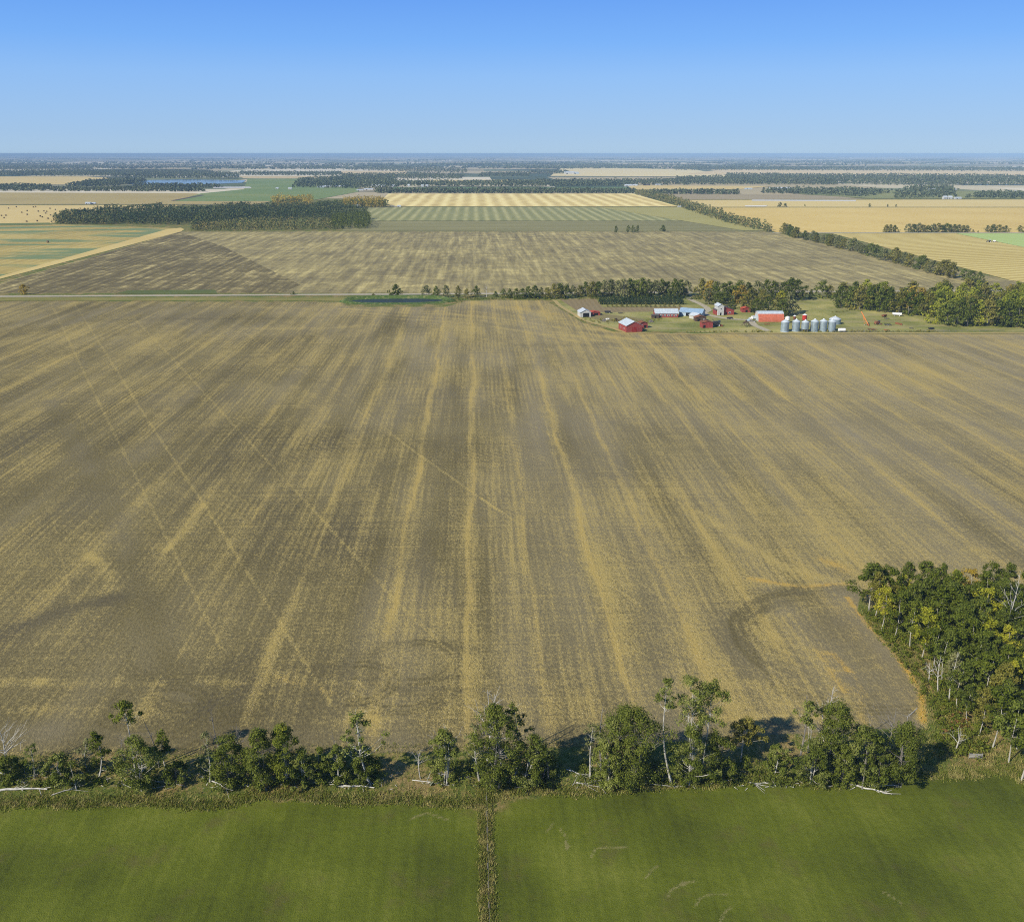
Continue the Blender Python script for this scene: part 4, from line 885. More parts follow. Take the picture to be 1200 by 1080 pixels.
# ---- wire fence running off down the pastures
fy0, fy1 = 92.0, 152.0
f = empty('wire_fence', (FX, fy0, 0), 0, 'old wire fence with thin wooden posts dividing the two pastures', 'fence')
y = 0.0; j = 0
while y <= fy1 - fy0:
    hp = 1.35 + 0.15 * random.random(); ox = random.uniform(-.08, .08)
    MB().tube([(ox, y, 0), (ox + random.uniform(-.07, .07), y + random.uniform(-.05, .05), hp)], [0.075, 0.06], 7).build('post', M['greywood'], f); y += 4.3; j += 1
for zz in (0.45, 0.8, 1.15):
    pts = [(0.09, k * 2.15, zz - (0.05 if k % 2 else 0)) for k in range(int((fy1 - fy0) / 2.15) + 1)]
    MB().tube(pts, 0.012, 4).build('wire', M['steel'], f)
gx, gy = G(980 + 0, 903); gx, gy = G(1143, 889)
g = empty('rail_gate', (gx, gy, 0), R(-4), 'small grey weathered rail panel at the corner of the woodlot', 'gate')
for zz in (0.35, 0.65, 0.95, 1.2): MB().box((0, 0, zz), (2.6, 0.06, 0.11)).build('rail', M['deadwood'], g)
for sx in (-1.3, 1.3): MB().tube([(sx, 0.06, 0), (sx, 0.06, 1.4)], 0.07, 6).build('post', M['greywood'], g)

# ================================================================== WOODLOT AT THE FIELD CORNER
region = [(1006, 714), (1030, 742), (1072, 775), (1100, 800), (1122, 842), (1150, 868), (1200, 912), (1420, 935), (1420, 707), (1060, 705)]
rw = GP(region); xs_ = [p[0] for p in rw]; ys_ = [p[1] for p in rw]
edge = [(1018, 716), (1033, 738), (1048, 748), (1066, 760), (1080, 772), (1094, 785), (1104, 798), (1112, 815), (1121, 832), (1133, 848), (1147, 862), (1163, 876), (1182, 893), (1197, 914)]
ordn = ['first', 'second', 'third', 'fourth', 'fifth', 'sixth', 'seventh', 'eighth', 'ninth', 'tenth', 'eleventh', 'twelfth', 'thirteenth', 'fourteenth', 'fifteenth', 'sixteenth', 'seventeenth', 'eighteenth', 'nineteenth', 'twentieth']
edge_h = [14, 12.5, 14, 13.5, 14, 13, 13.5, 11, 12, 9.5, 11.5, 14.5, 14, 16]
placed = []
edge_leaf = ['dark', 'lime', 'lush', 'lush', 'lime', 'lush', 'poplar', 'grey', 'poplar', 'poplar', 'olive', 'lush', 'poplar', 'lush']
edge_look = ['dark rounded poplar standing alone at the tip of the woodlot', 'yellowing slim poplar next to the dark one at the woodlot tip']
for i, (px, py) in enumerate(edge):
    x, y = G(px, py); placed.append((x, y))
    lab = edge_look[i] if i < 2 else 'white stemmed poplar, %s along the stubble edge from the tip of the woodlot' % ordn[i]
    if i == 13: lab = 'large poplar with a thick white trunk at the pasture corner of the woodlot'
    place_proto('tall%d' % (i % 7), 'poplar_tree', x, y, edge_h[i], lab, 'poplars of the woodlot by the stubble field', 'tree', L[edge_leaf[i]], 1.0 if i else 1.5)
cnt = 0; tries = 0; rl = random.Random(12)
while cnt < 78 and tries < 9000:
    tries += 1; x, y = rl.uniform(min(xs_), G(1290, 800)[0]), rl.uniform(min(ys_), max(ys_))
    if not inpoly(np.array([x]), np.array([y]), rw)[0] or proj(x, y, 8)[0] > 1225: continue
    if min(math.hypot(x - a, y - b) for a, b in placed) < 3.6: continue
    placed.append((x, y)); cnt += 1; u = rl.random()
    lk, lab = ('lush', 'fresh green white stemmed poplar inside the dense woodlot') if u < .42 else ('poplar', 'grey green white stemmed poplar inside the dense woodlot') if u < .70 else ('dark', 'dark green poplar inside the dense woodlot') if u < .84 else ('lime', 'yellow green autumn poplar inside the dense woodlot') if u < .92 else ('olive', 'olive brown poplar inside the dense woodlot') if u < .97 else ('gold', 'golden autumn poplar inside the dense woodlot')
    place_proto('tall%d' % rl.randrange(7), 'poplar_tree', x, y, rl.uniform(10, 14), lab, 'poplars of the woodlot by the stubble field', 'tree', L[lk], rl.uniform(0.85, 1.2))
for i, (px, py, ty, sp, lab) in enumerate([(1098, 812, 768, .3, 'bent white dead tree with crossed limbs at the woodlot edge'), (1112, 822, 764, .12, 'straight bleached dead trunk at the woodlot edge'), (1176, 760, 668, .25, 'bleached dead tree with spreading white limbs inside the woodlot'), (1120, 880, 856, .5, 'low heap-like grey dead tree at the foot of the woodlot corner'), (1088, 800, 776, .35, 'short bleached snag beside the bent white dead tree')]):
    x, y = G(px, py); h = height_for(px, py, ty); tag(dead_mesh(h, 700 + i, sp, 14, (rl.uniform(-1, 1), 0), 0.16).build('dead_tree', M['deadwood'], loc=(x, y, 0)), lab, 'dead tree', 'dead trees of the woodlot')

# ================================================================== TREES ROUND THE FARM
def mid_tree(px, py, top, wf, leaf, label, group, name='tree', proto=None):
    x, y = G(px, py); h = height_for(px, py, top)
    return place_proto(proto or 'mid%d' % random.randrange(6), name, x, y, h, label, group, 'tree', L[leaf], wf)
g1 = 'trees behind the dugout pond'
for a in [(464, 348.5, 333, 1.3, 'lush', 'round bright green tree behind the dugout pond'), (438, 349, 344, 1.4, 'olive', 'small yellowish bush at the road end of the dugout pond'),
          (500, 348, 334, 1.0, 'grey', 'grey green tree, nearest of the pond row after the round bright one'), (511, 348, 335, 1.1, 'poplar', 'dense tree in the pond row past the grey green one'),
          (523, 348, 334, 0.9, 'grey', 'pale stemmed tree midway in the pond row'), (537, 349, 335, 0.7, 'olive', 'thin brownish tree in the pond row'), (547, 349, 338, 0.8, 'olive', 'short brownish tree beside the thin one in the pond row'),
          (558, 348, 335, 1.0, 'poplar', 'leafy tree standing just before the bare white one of the pond row'), (581, 348, 341, 1.3, 'dark', 'low dark bush where the pond row meets the farm shelterbelt')]:
    mid_tree(*a[:5], a[5], g1)
x, y = G(570, 348.5); tag(dead_mesh(12, 811, .25, 16, (0, 0), .25).build('dead_tree', M['deadwood'], loc=(x, y, 0)), 'bare white dead tree in the pond row', 'dead tree')
mid_tree(28, 345, 333, 1.1, 'gold', 'lone yellowing bush beside the gravel road', 'lone bushes by the gravel road', 'bush')
mid_tree(344, 345.5, 341.5, 1.6, 'dark', 'tiny dark round bush beside the gravel road', 'lone bushes by the gravel road', 'bush')
rl = random.Random(5); tint = ['dark', 'grey', 'poplar', 'dark', 'poplar', 'grey', 'dark', 'olive']
tnm = {'dark': 'dark green', 'grey': 'greyish', 'poplar': 'mid green', 'olive': 'olive', 'gold': 'golden', 'lush': 'fresh green', 'lime': 'yellow green', 'rust': 'rusty', 'vivid': 'bright green'}
belt = [(590 + i * 7.4, rl.uniform(346, 350.5)) for i in range(30)]
for i, (px, py) in enumerate(belt):
    top = np.interp(px, [590, 640, 700, 740, 800], [335, 334, 330, 326, 326]) + rl.uniform(-1.5, 3.5); lk = tint[rl.randrange(8)]
    q = ordn[i] if i < 20 else ordn[29 - i]
    lab = '%s tree, %s from the %s end of the farm shelterbelt' % (tnm[lk], q, 'pond' if i < 20 else 'driveway')
    mid_tree(px, py, top, rl.uniform(.9, 1.2), lk, lab, 'trees of the shelterbelt behind the young spruces')
# trees round the farmhouse
house = [(822, 349, 326, 'olive'), (832, 352, 328, 'gold'), (838, 353, 330, 'dark'), (846, 356, 332, 'dark'), (853, 352, 330, 'dark'), (862, 354, 332, 'dark'), (868, 356, 334, 'gold'), (866, 350, 328, 'poplar'), (875, 351, 331, 'dark'), (880, 360, 338, 'olive'), (887, 350, 329, 'grey'),
         (893, 357, 340, 'olive'), (898, 350, 328, 'dark'), (906, 350, 329, 'dark'), (914, 359, 341, 'lime'), (918, 350, 330, 'dark'), (926, 352, 326, 'dark'), (934, 352, 328, 'dark'), (924, 368, 343, 'grey'), (912, 366, 346, 'olive'), (900, 365, 348, 'dark'), (917, 371, 350, 'dark'), (940, 350, 340, 'dark'), (950, 350, 339, 'dark'),
         (963, 349, 328, 'poplar'), (972, 349, 334, 'olive'), (830, 357, 338, 'grey'), (842, 360, 342, 'dark'), (858, 362, 350, 'dark'), (874, 364, 345, 'olive'), (886, 367, 350, 'dark')]
for i, (px, py, top, lk) in enumerate(house):
    side = 'behind the farmhouse' if px < 875 else 'behind the orange red arched shed' if px < 930 else 'past the arched shed toward the east wood'
    mid_tree(px, py, top, 1.15 if py > 355 else 1.0, lk, '%s tree %s' % (tnm[lk], side), 'trees round the farm buildings')
HL = {}
for o in [o for o in COL.objects if o.get('group') == 'trees round the farm buildings']: HL.setdefault(o['label'], []).append(o)
for k_, v_ in HL.items():
    if len(v_) > 1:
        v_.sort(key=lambda o: o.location.x)
        for i, o in enumerate(v_): o['label'] = '%s, %s such from the driveway' % (k_, ordn[i])
# east wood by the yard
ew = GP([(982, 361), (1010, 364), (1060, 368), (1085, 371), (1105, 382), (1200, 382), (1320, 382), (1320, 350), (1130, 350), (985, 350)])
front = [(984 + i * 11.5, np.interp(984 + i * 11.5, [984, 1060, 1100, 1112, 1300], [360, 368, 372, 382, 382.5])) for i in range(20)]
pl2 = []
for i, (px, py) in enumerate(front):
    lk = rl.choice(['vivid', 'vivid', 'poplar', 'lush', 'olive']); x, y = G(px, py); pl2.append((x, y))
    mid_tree(px, py, py - rl.uniform(24, 29) * (1 + (py - 360) / 160), rl.uniform(.85, 1.05), lk, '%s tree, %s along the farmyard edge of the east wood from the lawn side' % (tnm[lk], ordn[i]), 'trees of the wood east of the farmyard')
n = 0; t_ = 0
while n < 48 and t_ < 5000:
    t_ += 1; px, py = rl.uniform(985, 1205), rl.uniform(351, 380); x, y = G(px, py)
    if not inpoly(np.array([x]), np.array([y]), ew)[0] or min(math.hypot(x - a, y - b) for a, b in pl2) < 7: continue
    pl2.append((x, y)); n += 1; u = rl.random(); lk = 'vivid' if u < .50 else 'poplar' if u < .6 else 'olive' if u < .78 else 'dark' if u < .9 else 'gold'
    place_proto('mid%d' % rl.randrange(6), 'tree', x, y, rl.uniform(14, 18), '%s tree standing inside the wood east of the farmyard' % tnm[lk], 'trees of the wood east of the farmyard', 'tree', L[lk], rl.uniform(.95, 1.2))

# young spruces in rows
def spr(px, py, label, leafm='spruce', cat='young spruce', h=4.2, name='young_spruce', gr='young spruces planted in rows behind the sheds', proto=None):
    x, y = G(px, py); place_proto(proto or 'spruce%d' % random.randrange(4), name, x, y, h * random.uniform(.85, 1.15), label, gr, cat, L[leafm], 1.3)
rws = ['back row', 'middle row', 'front row']
for r in range(3):
    for k in range(24):
        px = 703 + k * 4.1 + r * 1.0 + random.uniform(-.4, .4)
        spr(px, 353.0 + r * 2.0, 'young dark spruce in the %s of the planting behind the sheds' % rws[r], h=5.6)
for k in range(16):
    spr(712 + k * 5.6, 359.8, 'small yellowing shrub in the line before the young spruces', 'olive', 'shrub', 2.6, 'small_shrub', 'yellowing shrubs before the young spruces', 'bush%d' % random.randrange(4))

# diagonal windbreak between the far fields, as single trees where they show largest
dbelt = [(745, 227.5), (775, 234.5), (800, 243), (828, 252), (860, 262), (905, 271)]
dbelt2 = [(918, 272), (935, 279), (975, 288), (1020, 300), (1065, 312), (1100, 321), (1130, 329), (1160, 333)]
def along(pl, n, r):
    P = [np.array(G(*p)) for p in pl]; L_ = [np.linalg.norm(P[i + 1] - P[i]) for i in range(len(P) - 1)]; T = sum(L_); out = []
    for k in range(n):
        s = T * (k + 0.5 + r.uniform(-.35, .35)) / n
        for i, l in enumerate(L_):
            if s <= l: out.append(P[i] + (P[i + 1] - P[i]) * s / l); break
            s -= l
    return out
near_belt = along(dbelt2, 46, rl); bw = 0
for i, p in enumerate(near_belt[::-1]):
    lk = rl.choice(['dark', 'grey', 'poplar', 'olive', 'grey']); q = 'near' if i < 23 else 'far'
    place_proto('mid%d' % rl.randrange(6), 'tree', p[0] + rl.uniform(-4, 4), p[1] + rl.uniform(-4, 4), rl.uniform(10, 16), '%s tree in the %s half of the diagonal windbreak beside the swathed golden field' % (tnm[lk], q), 'trees of the diagonal windbreak', 'tree', L[lk], rl.uniform(1.0, 1.4))

# lone trees on the far fields
for px, py, top, wf, lk, lab in [(722, 272.5, 264.5, .8, 'dark', 'small dark tree standing apart from the trio on the far field edge'), (736, 272.5, 264, .7, 'dark', 'first tree of the small trio on the far field edge'), (741.5, 272.5, 264, .7, 'dark', 'middle tree of the small trio on the far field edge'),
        (747, 272.5, 264, .7, 'dark', 'last tree of the small trio on the far field edge, nearest the round bush'), (777, 271.5, 263.5, 1.3, 'dark', 'broad round bush on the far field edge'),
        (914, 242.6, 237, 1.2, 'dark', 'first of the two small bushes on the golden strip'), (920, 242.6, 238, 1.2, 'dark', 'second of the two small bushes on the golden strip'), (1019, 242.6, 238, .9, 'dark', 'upright lone bush on the golden strip'), (1040, 242.6, 239, .9, 'dark', 'small lone bush beside the upright one on the golden strip'), (1050, 242.6, 239.4, .9, 'dark', 'smallest bush at the end of the golden strip row'),
        (943, 242, 239, .7, 'dark', 'tiny bush between the paired bushes and the upright one')]:
    mid_tree(px, py, top, wf, lk, lab, None)
for i in range(24):
    px = [1038, 1043, 1048, 1064, 1070, 1076, 1081, 1087, 1093, 1098, 1104, 1109, 1113, 1118, 1123, 1128, 1133, 1140, 1146, 1157, 1163, 1170, 1178, 1195][i]
    mid_tree(px, 272.6, (262 if i < 17 else 263.5) + random.uniform(-1, 2) + (5 if i in (17, 18) else 0), 1.3, random.choice(['grey', 'dark', 'olive']), 'tree in the broken windbreak along the thin pale lane', 'trees of the windbreak along the pale lane')

# ---- woods and belts that read as one mass
def mass(name, regs, spacing, h, leafn, leaf, per, mat, label, seed, cat='wood', trunk=False, squash=1.0, ncl=3):
    rg = np.random.default_rng(seed); C = []; Rr = []
    for poly, sp, hh in regs:
        W = GP(poly); xs0, xs1 = min(p[0] for p in W), max(p[0] for p in W); ys0, ys1 = min(p[1] for p in W), max(p[1] for p in W)
        nx, ny = int((xs1 - xs0) / sp) + 1, int((ys1 - ys0) / sp) + 1
        gx_, gy_ = np.meshgrid(xs0 + np.arange(nx) * sp, ys0 + np.arange(ny) * sp); gx_ = gx_.ravel() + rg.uniform(-.5, .5, nx * ny) * sp; gy_ = gy_.ravel() + rg.uniform(-.5, .5, nx * ny) * sp
        k = inpoly(gx_, gy_, W) & (rg.random(nx * ny) > 0.08); gx_, gy_ = gx_[k], gy_[k]; m = len(gx_); hs = hh * (0.50 + 0.25 * rg.random(m) + 0.40 * vnoise(gx_, gy_, 24, seed) + 0.40 * vnoise(gx_, gy_, 70, seed + 1))
        for c in range(ncl):
            f = (c + 0.7) / ncl; C.append(np.stack([gx_ + rg.normal(size=m) * sp * .16, gy_ + rg.normal(size=m) * sp * .16, hs * f * 0.92], 1)); Rr.append(hs * 0.20 * (1.25 - 0.45 * f) * squash)
    C = np.concatenate(C); Rr = np.concatenate(Rr); lv = leaf_quads(C, Rr, per, leaf, rg, up=.5); lv[:, 2] = np.maximum(lv[:, 2], 0.05)
    return tag(link(name, mesh_np(name, lv, quads_idx(len(lv))), mat), label, cat, None, 'stuff')
pine = [([(62, 262.4), (212, 263.8), (222, 262), (300, 256), (300, 251), (262, 250.5), (215, 250.5), (185, 247.6), (160, 251), (128, 250), (105, 254), (84, 254.5), (74, 258)], 8, 17), ([(225, 270), (300, 262), (432, 258), (428, 253.5), (408, 250), (388, 246), (366, 247.5), (345, 244), (322, 245.6), (304, 249.5), (285, 247), (258, 251.5), (240, 257), (226, 264)], 9, 21)]
mass('pine_wood', pine, 8, 19, 0, 1.7, 16, L['pine_mass'], 'dark pine wood between the golden swathed field and the green crop', 41, squash=.9)
mass('wood_edge', [([(62, 263), (130, 263.6), (140, 259), (75, 256)], 8, 15), ([(222, 271.3), (300, 270.5), (392, 269.5), (388, 264), (300, 263), (226, 268)], 8, 12)], 8, 13, 0, 1.4, 18, L['mixed_mass'], 'mixed grey green broadleaf edge of the pine wood', 42)
mass('wood_edge', [([(385, 269.4), (432, 268.6), (436, 262), (430, 256), (392, 260)], 8, 18)], 8, 13, 0, 1.5, 18, L['dark'], 'dark rounded broadleaf end of the pine wood', 43)
mass('golden_wood', [([(320, 243), (368, 242.5), (366, 239.5), (320, 240)], 9, 25), ([(402, 243.4), (452, 243.6), (450, 240), (404, 240.4)], 9, 20)], 8, 20, 0, 1.8, 18, L['gold'], 'yellow autumn trees along the top of the pine wood and the farmstead wood', 44)
mass('farmstead_wood', [([(370, 244), (455, 243), (454, 240.2), (372, 241.5)], 9, 13)], 8, 14, 0, 1.8, 16, L['dark'], 'small dark wood round the far farmstead beyond the pines', 45)
mass('windbreak', [([(743, 228), (775, 236), (800, 244.5), (828, 254), (860, 264), (903, 273), (906, 269.6), (865, 259.5), (835, 250), (808, 241.4), (785, 233), (758, 226.6)], 9, 13)], 8, 14, 0, 1.8, 18, L['mixed_mass'], 'far stretch of the diagonal windbreak beside the green striped crop', 46)
far = [([(850, 205.8), (1330, 209), (1330, 218.6), (1200, 217.6), (1080, 218), (980, 216.4), (800, 214), (790, 210), (850, 209)], 26, 17), ([(890, 226.5), (960, 228.5), (1012, 231), (1042, 226), (1000, 224), (960, 223.6), (905, 224)], 16, 13), ([(762, 227.6), (865, 228.4), (866, 226.8), (762, 226)], 12, 13),
       ([(1048, 233.2), (1120, 231), (1116, 221), (1070, 221), (1050, 227)], 18, 14), ([(1130, 232.4), (1330, 233.6), (1330, 229), (1150, 228)], 16, 13), ([(-60, 224.2), (60, 224), (62, 219.8), (-60, 219.5)], 15, 14), ([(60, 224.6), (140, 224.4), (240, 225), (240, 223), (130, 222.6), (60, 222.6)], 15, 12), ([(78, 219.2), (140, 217.8), (172, 212), (150, 211), (105, 213.6)], 15, 14),
       ([(-60, 206.4), (110, 206.6), (165, 209.2), (278, 209.4), (280, 205), (240, 201.4), (150, 200), (-60, 203)], 26, 15), ([(344, 220), (440, 221.6), (470, 219.4), (460, 209.8), (400, 209), (350, 212)], 20, 15), ([(440, 226.6), (560, 226.8), (748, 227), (745, 225), (600, 224.6), (440, 224.4)], 12, 13),
       ([(440, 219), (740, 218.6), (740, 215), (600, 214.2), (470, 214.4)], 20, 14), ([(600, 217), (740, 217.6), (850, 216.6), (980, 217), (980, 213.6), (830, 210.8), (760, 213), (600, 214)], 22, 15), ([(400, 209.8), (540, 210.4), (545, 206.6), (490, 205), (400, 205.8)], 26, 15), ([(560, 207.4), (620, 207.4), (620, 203.6), (566, 204.4)], 28, 16),
       ([(620, 204), (668, 204.2), (664, 201.6), (622, 201.6)], 28, 15), ([(280, 206), (400, 206.4), (400, 203), (282, 202.6)], 30, 14), ([(600, 196.8), (762, 197.6), (764, 195.6), (610, 194.8)], 34, 15), ([(790, 199.6), (1330, 201.4), (1330, 198), (800, 195.6)], 42, 14), ([(156, 219.6), (260, 220.2), (258, 218.4), (160, 217.6)], 16, 11),
       ([(-60, 200.6), (110, 200.8), (110, 193), (-60, 193)], 60, 15), ([(110, 197), (305, 198), (305, 194.4), (110, 193.4)], 55, 15), ([(318, 197.4), (400, 198), (398, 194.4), (320, 194)], 50, 15), ([(400, 199.4), (545, 204), (548, 199), (440, 193.6)], 50, 15)]
mass('far_wood', far, 20, 15, 0, 5.0, 9, L['far_mass'], 'distant woods and tree belts fading into the blue air', 47, ncl=2, squash=1.5)
hz = []; rg = np.random.default_rng(91)
for k in range(120):
    d = 7500 * (3.6 ** rg.random()); ang = rg.uniform(-.62, .66); cx, cy = d * math.tan(ang), d; wx = rg.uniform(250, 2200); wy = rg.uniform(80, 900)
    hz.append((cx, cy, wx, wy))
C = []; Rr = []
for cx, cy, wx, wy in hz:
    sp = 45 + cy / 240; n = int(wx * wy / sp / sp * 0.8) + 10; C.append(np.stack([cx + rg.uniform(-.5, .5, n) * wx, cy + rg.uniform(-.5, .5, n) * wy * (0.6 + .4 * np.sin(rg.uniform(0, 3, n))), rg.uniform(4, 11, n)], 1)); Rr.append(rg.uniform(9, 15, n) * (sp / 60) ** .5)
C = np.concatenate(C); Rr = np.concatenate(Rr); print('far clumps', len(C)); lv = leaf_quads(C, Rr, 8, 15, rg, flat=.5); lv[:, 2] = np.clip(lv[:, 2], 0.1, 18)
tag(link('far_wood', mesh_np('far_wood', lv, quads_idx(len(lv))), L['far_mass']), 'faintest scattered woods near the horizon', 'wood', None, 'stuff')

# ================================================================== FARM BUILDINGS
def gable(name, px, py, L_, W, wh, rh, rz, wall, roof, label, cat='building', doors=(), windows=(), over=0.4, group=None, doorm=None, z0=0.0, name_door='door'):
    """ridge along local y; L_ along y, W along x. openings: (face, along, width, z0, height); face f=-y front, b=+y back, l=-x, r=+x"""
    x, y = G(px, py); t = empty(name, (x, y, 0), rz, label, cat, group)
    MB().prism([(-W / 2, 0), (W / 2, 0), (W / 2, wh), (0, wh + rh), (-W / 2, wh)], -L_ / 2, L_ / 2).build('wall', wall, t)
    th = 0.16; m = MB(); s = rh / (W / 2); o = over
    m.prism([(-W / 2 - o, wh - o * s + .03), (0, wh + rh + .03), (W / 2 + o, wh - o * s + .03), (W / 2 + o, wh - o * s + .03 + th), (0, wh + rh + .03 + th), (-W / 2 - o, wh - o * s + .03 + th)], -L_ / 2 - o, L_ / 2 + o)
    m.build('roof', roof, t)
    def opening(nm, face, al, w_, z_, h_, mat, d=0.06):
        if face in 'fb': yy = (-L_ / 2 - d / 2) if face == 'f' else (L_ / 2 + d / 2); c, dm = (al, yy, z_ + h_ / 2), (w_, d, h_)
        else: xx = (-W / 2 - d / 2) if face == 'l' else (W / 2 + d / 2); c, dm = (xx, al, z_ + h_ / 2), (d, w_, h_)
        fr = MB().box(c, dm).build(nm, mat, t); return fr, c, dm
    for dd in doors: opening(name_door, *dd, doorm or M['dark'])
    for ww in windows:
        fr, c, dm = opening('window', *ww, M['trim']); face = ww[0]
        off = {'f': (0, -.05, 0), 'b': (0, .05, 0), 'l': (-.05, 0, 0), 'r': (.05, 0, 0)}[face]
        p = MB().box((c[0] + off[0], c[1] + off[1], c[2]), (dm[0] * .78 if dm[0] > .1 else dm[0], dm[1] * .78 if dm[1] > .1 else dm[1], dm[2] * .78)).build('pane', M['glass'], fr)
    return t
gable('open_shed', 684.5, 370.5, 10, 8.0, 3.6, 2.0, R(6), M['white'], M['white_roof'], 'white gabled shed with a dark open front', 'shed', doors=[('f', 0.4, 4.6, 0, 3.2)], name_door='shade_panel')  # dark front panel paints the shade inside the doorway
gable('lean_shed', 695.8, 369.0, 6, 8.5, 2.2, .8, R(6), M['red'], M['red_roof'], 'low orange red roofed shed beside the white open shed', 'shed', doors=[('f', 1, 3, 0, 1.9)])
gable('red_barn', 738.5, 387.0, 15, 11.5, 4.6, 2.7, R(12), M['red'], M['grey_roof'], 'red gabled barn with a pale metal roof, lowest building of the farmyard', 'barn', doors=[('f', 0, 3.4, 0, 3.4)], doorm=siding('red_barn_door', (0.30, 0.035, 0.03)), windows=[('l', 3, 1.2, 1.6, 1.0), ('l', -3, 1.2, 1.6, 1.0)])
gable('red_shed', 752.5, 384.0, 5, 6.0, 3.6, .9, R(12), M['red'], M['rust'], 'small rusty red shed beside the large red gabled barn', 'shed', doors=[('f', 1.2, 1.6, 0, 2.2)])
gable('long_barn', 780.0, 371.0, 17, 9.5, 3.2, 2.6, R(88), M['red'], M['grey_roof'], 'long red barn with a pale roof and a row of white windows', 'barn', windows=[('l', -6.6 + 2.65 * k, 1.5, 1.1, 1.2) for k in range(6)] + [('b', 0, 1.2, 3.2, 1.2)], doors=[('b', -2, 2, 0, 2.4)])
gable('low_annex', 767.5, 372.6, 5, 4, 2.1, .6, R(88), M['brown'], M['dark_roof'], 'dark low annex at the end of the long red barn', 'shed', doors=[('l', 0, 1.2, 0, 1.8)])
gable('blue_roof_barn', 811, 369.5, 17, 11, 3.0, 2.2, R(64), M['blue_wall'], M['blue_roof'], 'wide barn with a light blue roof beside the gravel drive', 'barn', doors=[('l', 2, 3, 0, 2.5)], windows=[('l', -4, 1.4, 1.2, 1)])
gable('white_roof_shed', 815.5, 373.2, 7, 7, 2.6, 1.5, R(30), M['white'], M['white_roof'], 'small shed with a bright white roof against the light blue roofed barn', 'shed', doors=[('f', 0, 2, 0, 2)])
gable('brown_shed', 820, 376.0, 5, 8, 2.8, 1.2, R(4), M['brown'], M['rust'], 'weathered brown shed below the light blue roofed barn', 'shed', doors=[('f', -1.5, 2, 0, 2)], windows=[('f', 2.2, 1, 1.1, .9)])
gable('red_shed', 827.5, 383.6, 6, 7.6, 3.9, .7, R(3), M['red'], M['rust'], 'square red shed next to the dark parked machine in the yard', 'shed', doors=[('f', -2.2, 1.6, 0, 2.2)])
gable('farmhouse', 847.5, 368.2, 8, 14, 3.8, 2.3, R(3), M['red'], M['dark_roof'], 'red farmhouse with a dark roof and a tall white end below the trees', 'house', doors=[('f', 1, 1.1, 0, 2.2)], windows=[('f', -1.8, 1.4, 1.2, 1.2), ('f', 3.6, 1.6, 1.2, 1.2)])
gable('white_annex', 842.3, 368.6, 9, 4.6, 7.0, 1.4, R(3), M['white'], M['white_roof'], 'tall narrow white annex at the end of the red farmhouse', 'house', windows=[('f', 0, 1.2, 4.4, 1.3)], doors=[('f', 0, 1.1, 0, 2.1)])
gable('red_shed', 873.5, 365.6, 5, 6.5, 3.0, 1.0, R(2), M['red'], M['red_roof'], 'little red shed tucked under the trees behind the drive', 'shed', doors=[('f', 0, 1.6, 0, 2.0)])
# arched shed
x, y = G(901, 375.6); t = empty('arched_shed', (x, y, 0), R(88), 'long arched shed with orange red sides and a pale ridge beside the grain bins', 'shed')
Wq, Hq, Lq = 13.0, 7.0, 18.5
def arc(W_, H_, a0, a1, n): return [(W_ / 2 * math.cos(a0 + (a1 - a0) * k / n), H_ * math.sin(a0 + (a1 - a0) * k / n)) for k in range(n + 1)]
def shell(a0, a1, n, off=0.0):
    o = arc(Wq + off, Hq + off / 2, a0, a1, n); i_ = arc(Wq - .3 + off, Hq - .15 + off / 2, a0, a1, n)[::-1]; return o + i_
orm = siding('orange_arch_metal', (0.52, 0.15, 0.085), 0.8, rough=.5)
MB().prism(shell(0, R(52), 8), -Lq / 2, Lq / 2).build('side_shell', orm, t); MB().prism(shell(R(128), PI, 8), -Lq / 2, Lq / 2).build('side_shell', orm, t)
MB().prism(shell(R(52), R(128), 10, .06), -Lq / 2 - .1, Lq / 2 + .1).build('ridge_shell', M['grey_roof'], t)
MB().prism(arc(Wq - .4, Hq - .2, 0, PI, 20), Lq / 2 - .5, Lq / 2 - .3).build('end_wall', M['white'], t); MB().prism(arc(Wq - .4, Hq - .2, 0, PI, 20), -Lq / 2 + .3, -Lq / 2 + .5).build('end_wall', M['white'], t)
MB().box((0, Lq / 2 - .24, 2.1), (5, .08, 4.2)).build('door', M['grey_roof'], t)

# grain bins
def grain_bin(px, py, r, h, hopper, label, base=0.0):
    x, y = G(px, py); t = empty('grain_bin', (x, y, 0), random.random() * 6, label, 'grain bin', 'steel grain bins standing in a line beside the stubble')
    z0 = 2.0 if hopper else 0.15
    MB().lathe([(r, z0), (r, z0 + h)], 32).build('wall', M['bin'], t, smooth=True)
    MB().lathe([(r + .12, z0 + h - .05), (r * .55, z0 + h + r * .30), (0.45, z0 + h + r * .55)], 32).build('roof', M['grey_roof'], t)
    MB().lathe([(.5, z0 + h + r * .52), (.5, z0 + h + r * .52 + .35), (.0, z0 + h + r * .52 + .55)], 16).build('cap', M['tank_white'], t)
    if hopper:
        MB().lathe([(0.3, .7), (r, z0 + .05)], 32).build('hopper', M['grey_roof'], t)
        for k in range(8): a = k * PI / 4; MB().box((r * .94 * math.cos(a), r * .94 * math.sin(a), z0 / 2), (.14, .14, z0), a).build('leg', M['steel'], t)
    else: MB().lathe([(0, 0.0), (r + .3, 0.0), (r + .3, .18), (0, .18)], 32).build('foundation', M['trim'], t)
    for s in (-.22, .22): MB().tube([(r + .1, s, .3), (r + .1, s, z0 + h)], .03, 4).build('ladder_rail', M['steel'], t)
    return t
grain_bin(919.2, 388.5, 2.7, 6.6, False, 'grain bin at the arched shed end of the line')
grain_bin(932.2, 388.0, 2.6, 6.6, False, 'second grain bin from the arched shed')
grain_bin(942.8, 388.6, 2.5, 4.6, True, 'shorter grain bin on a hopper base, third from the arched shed')
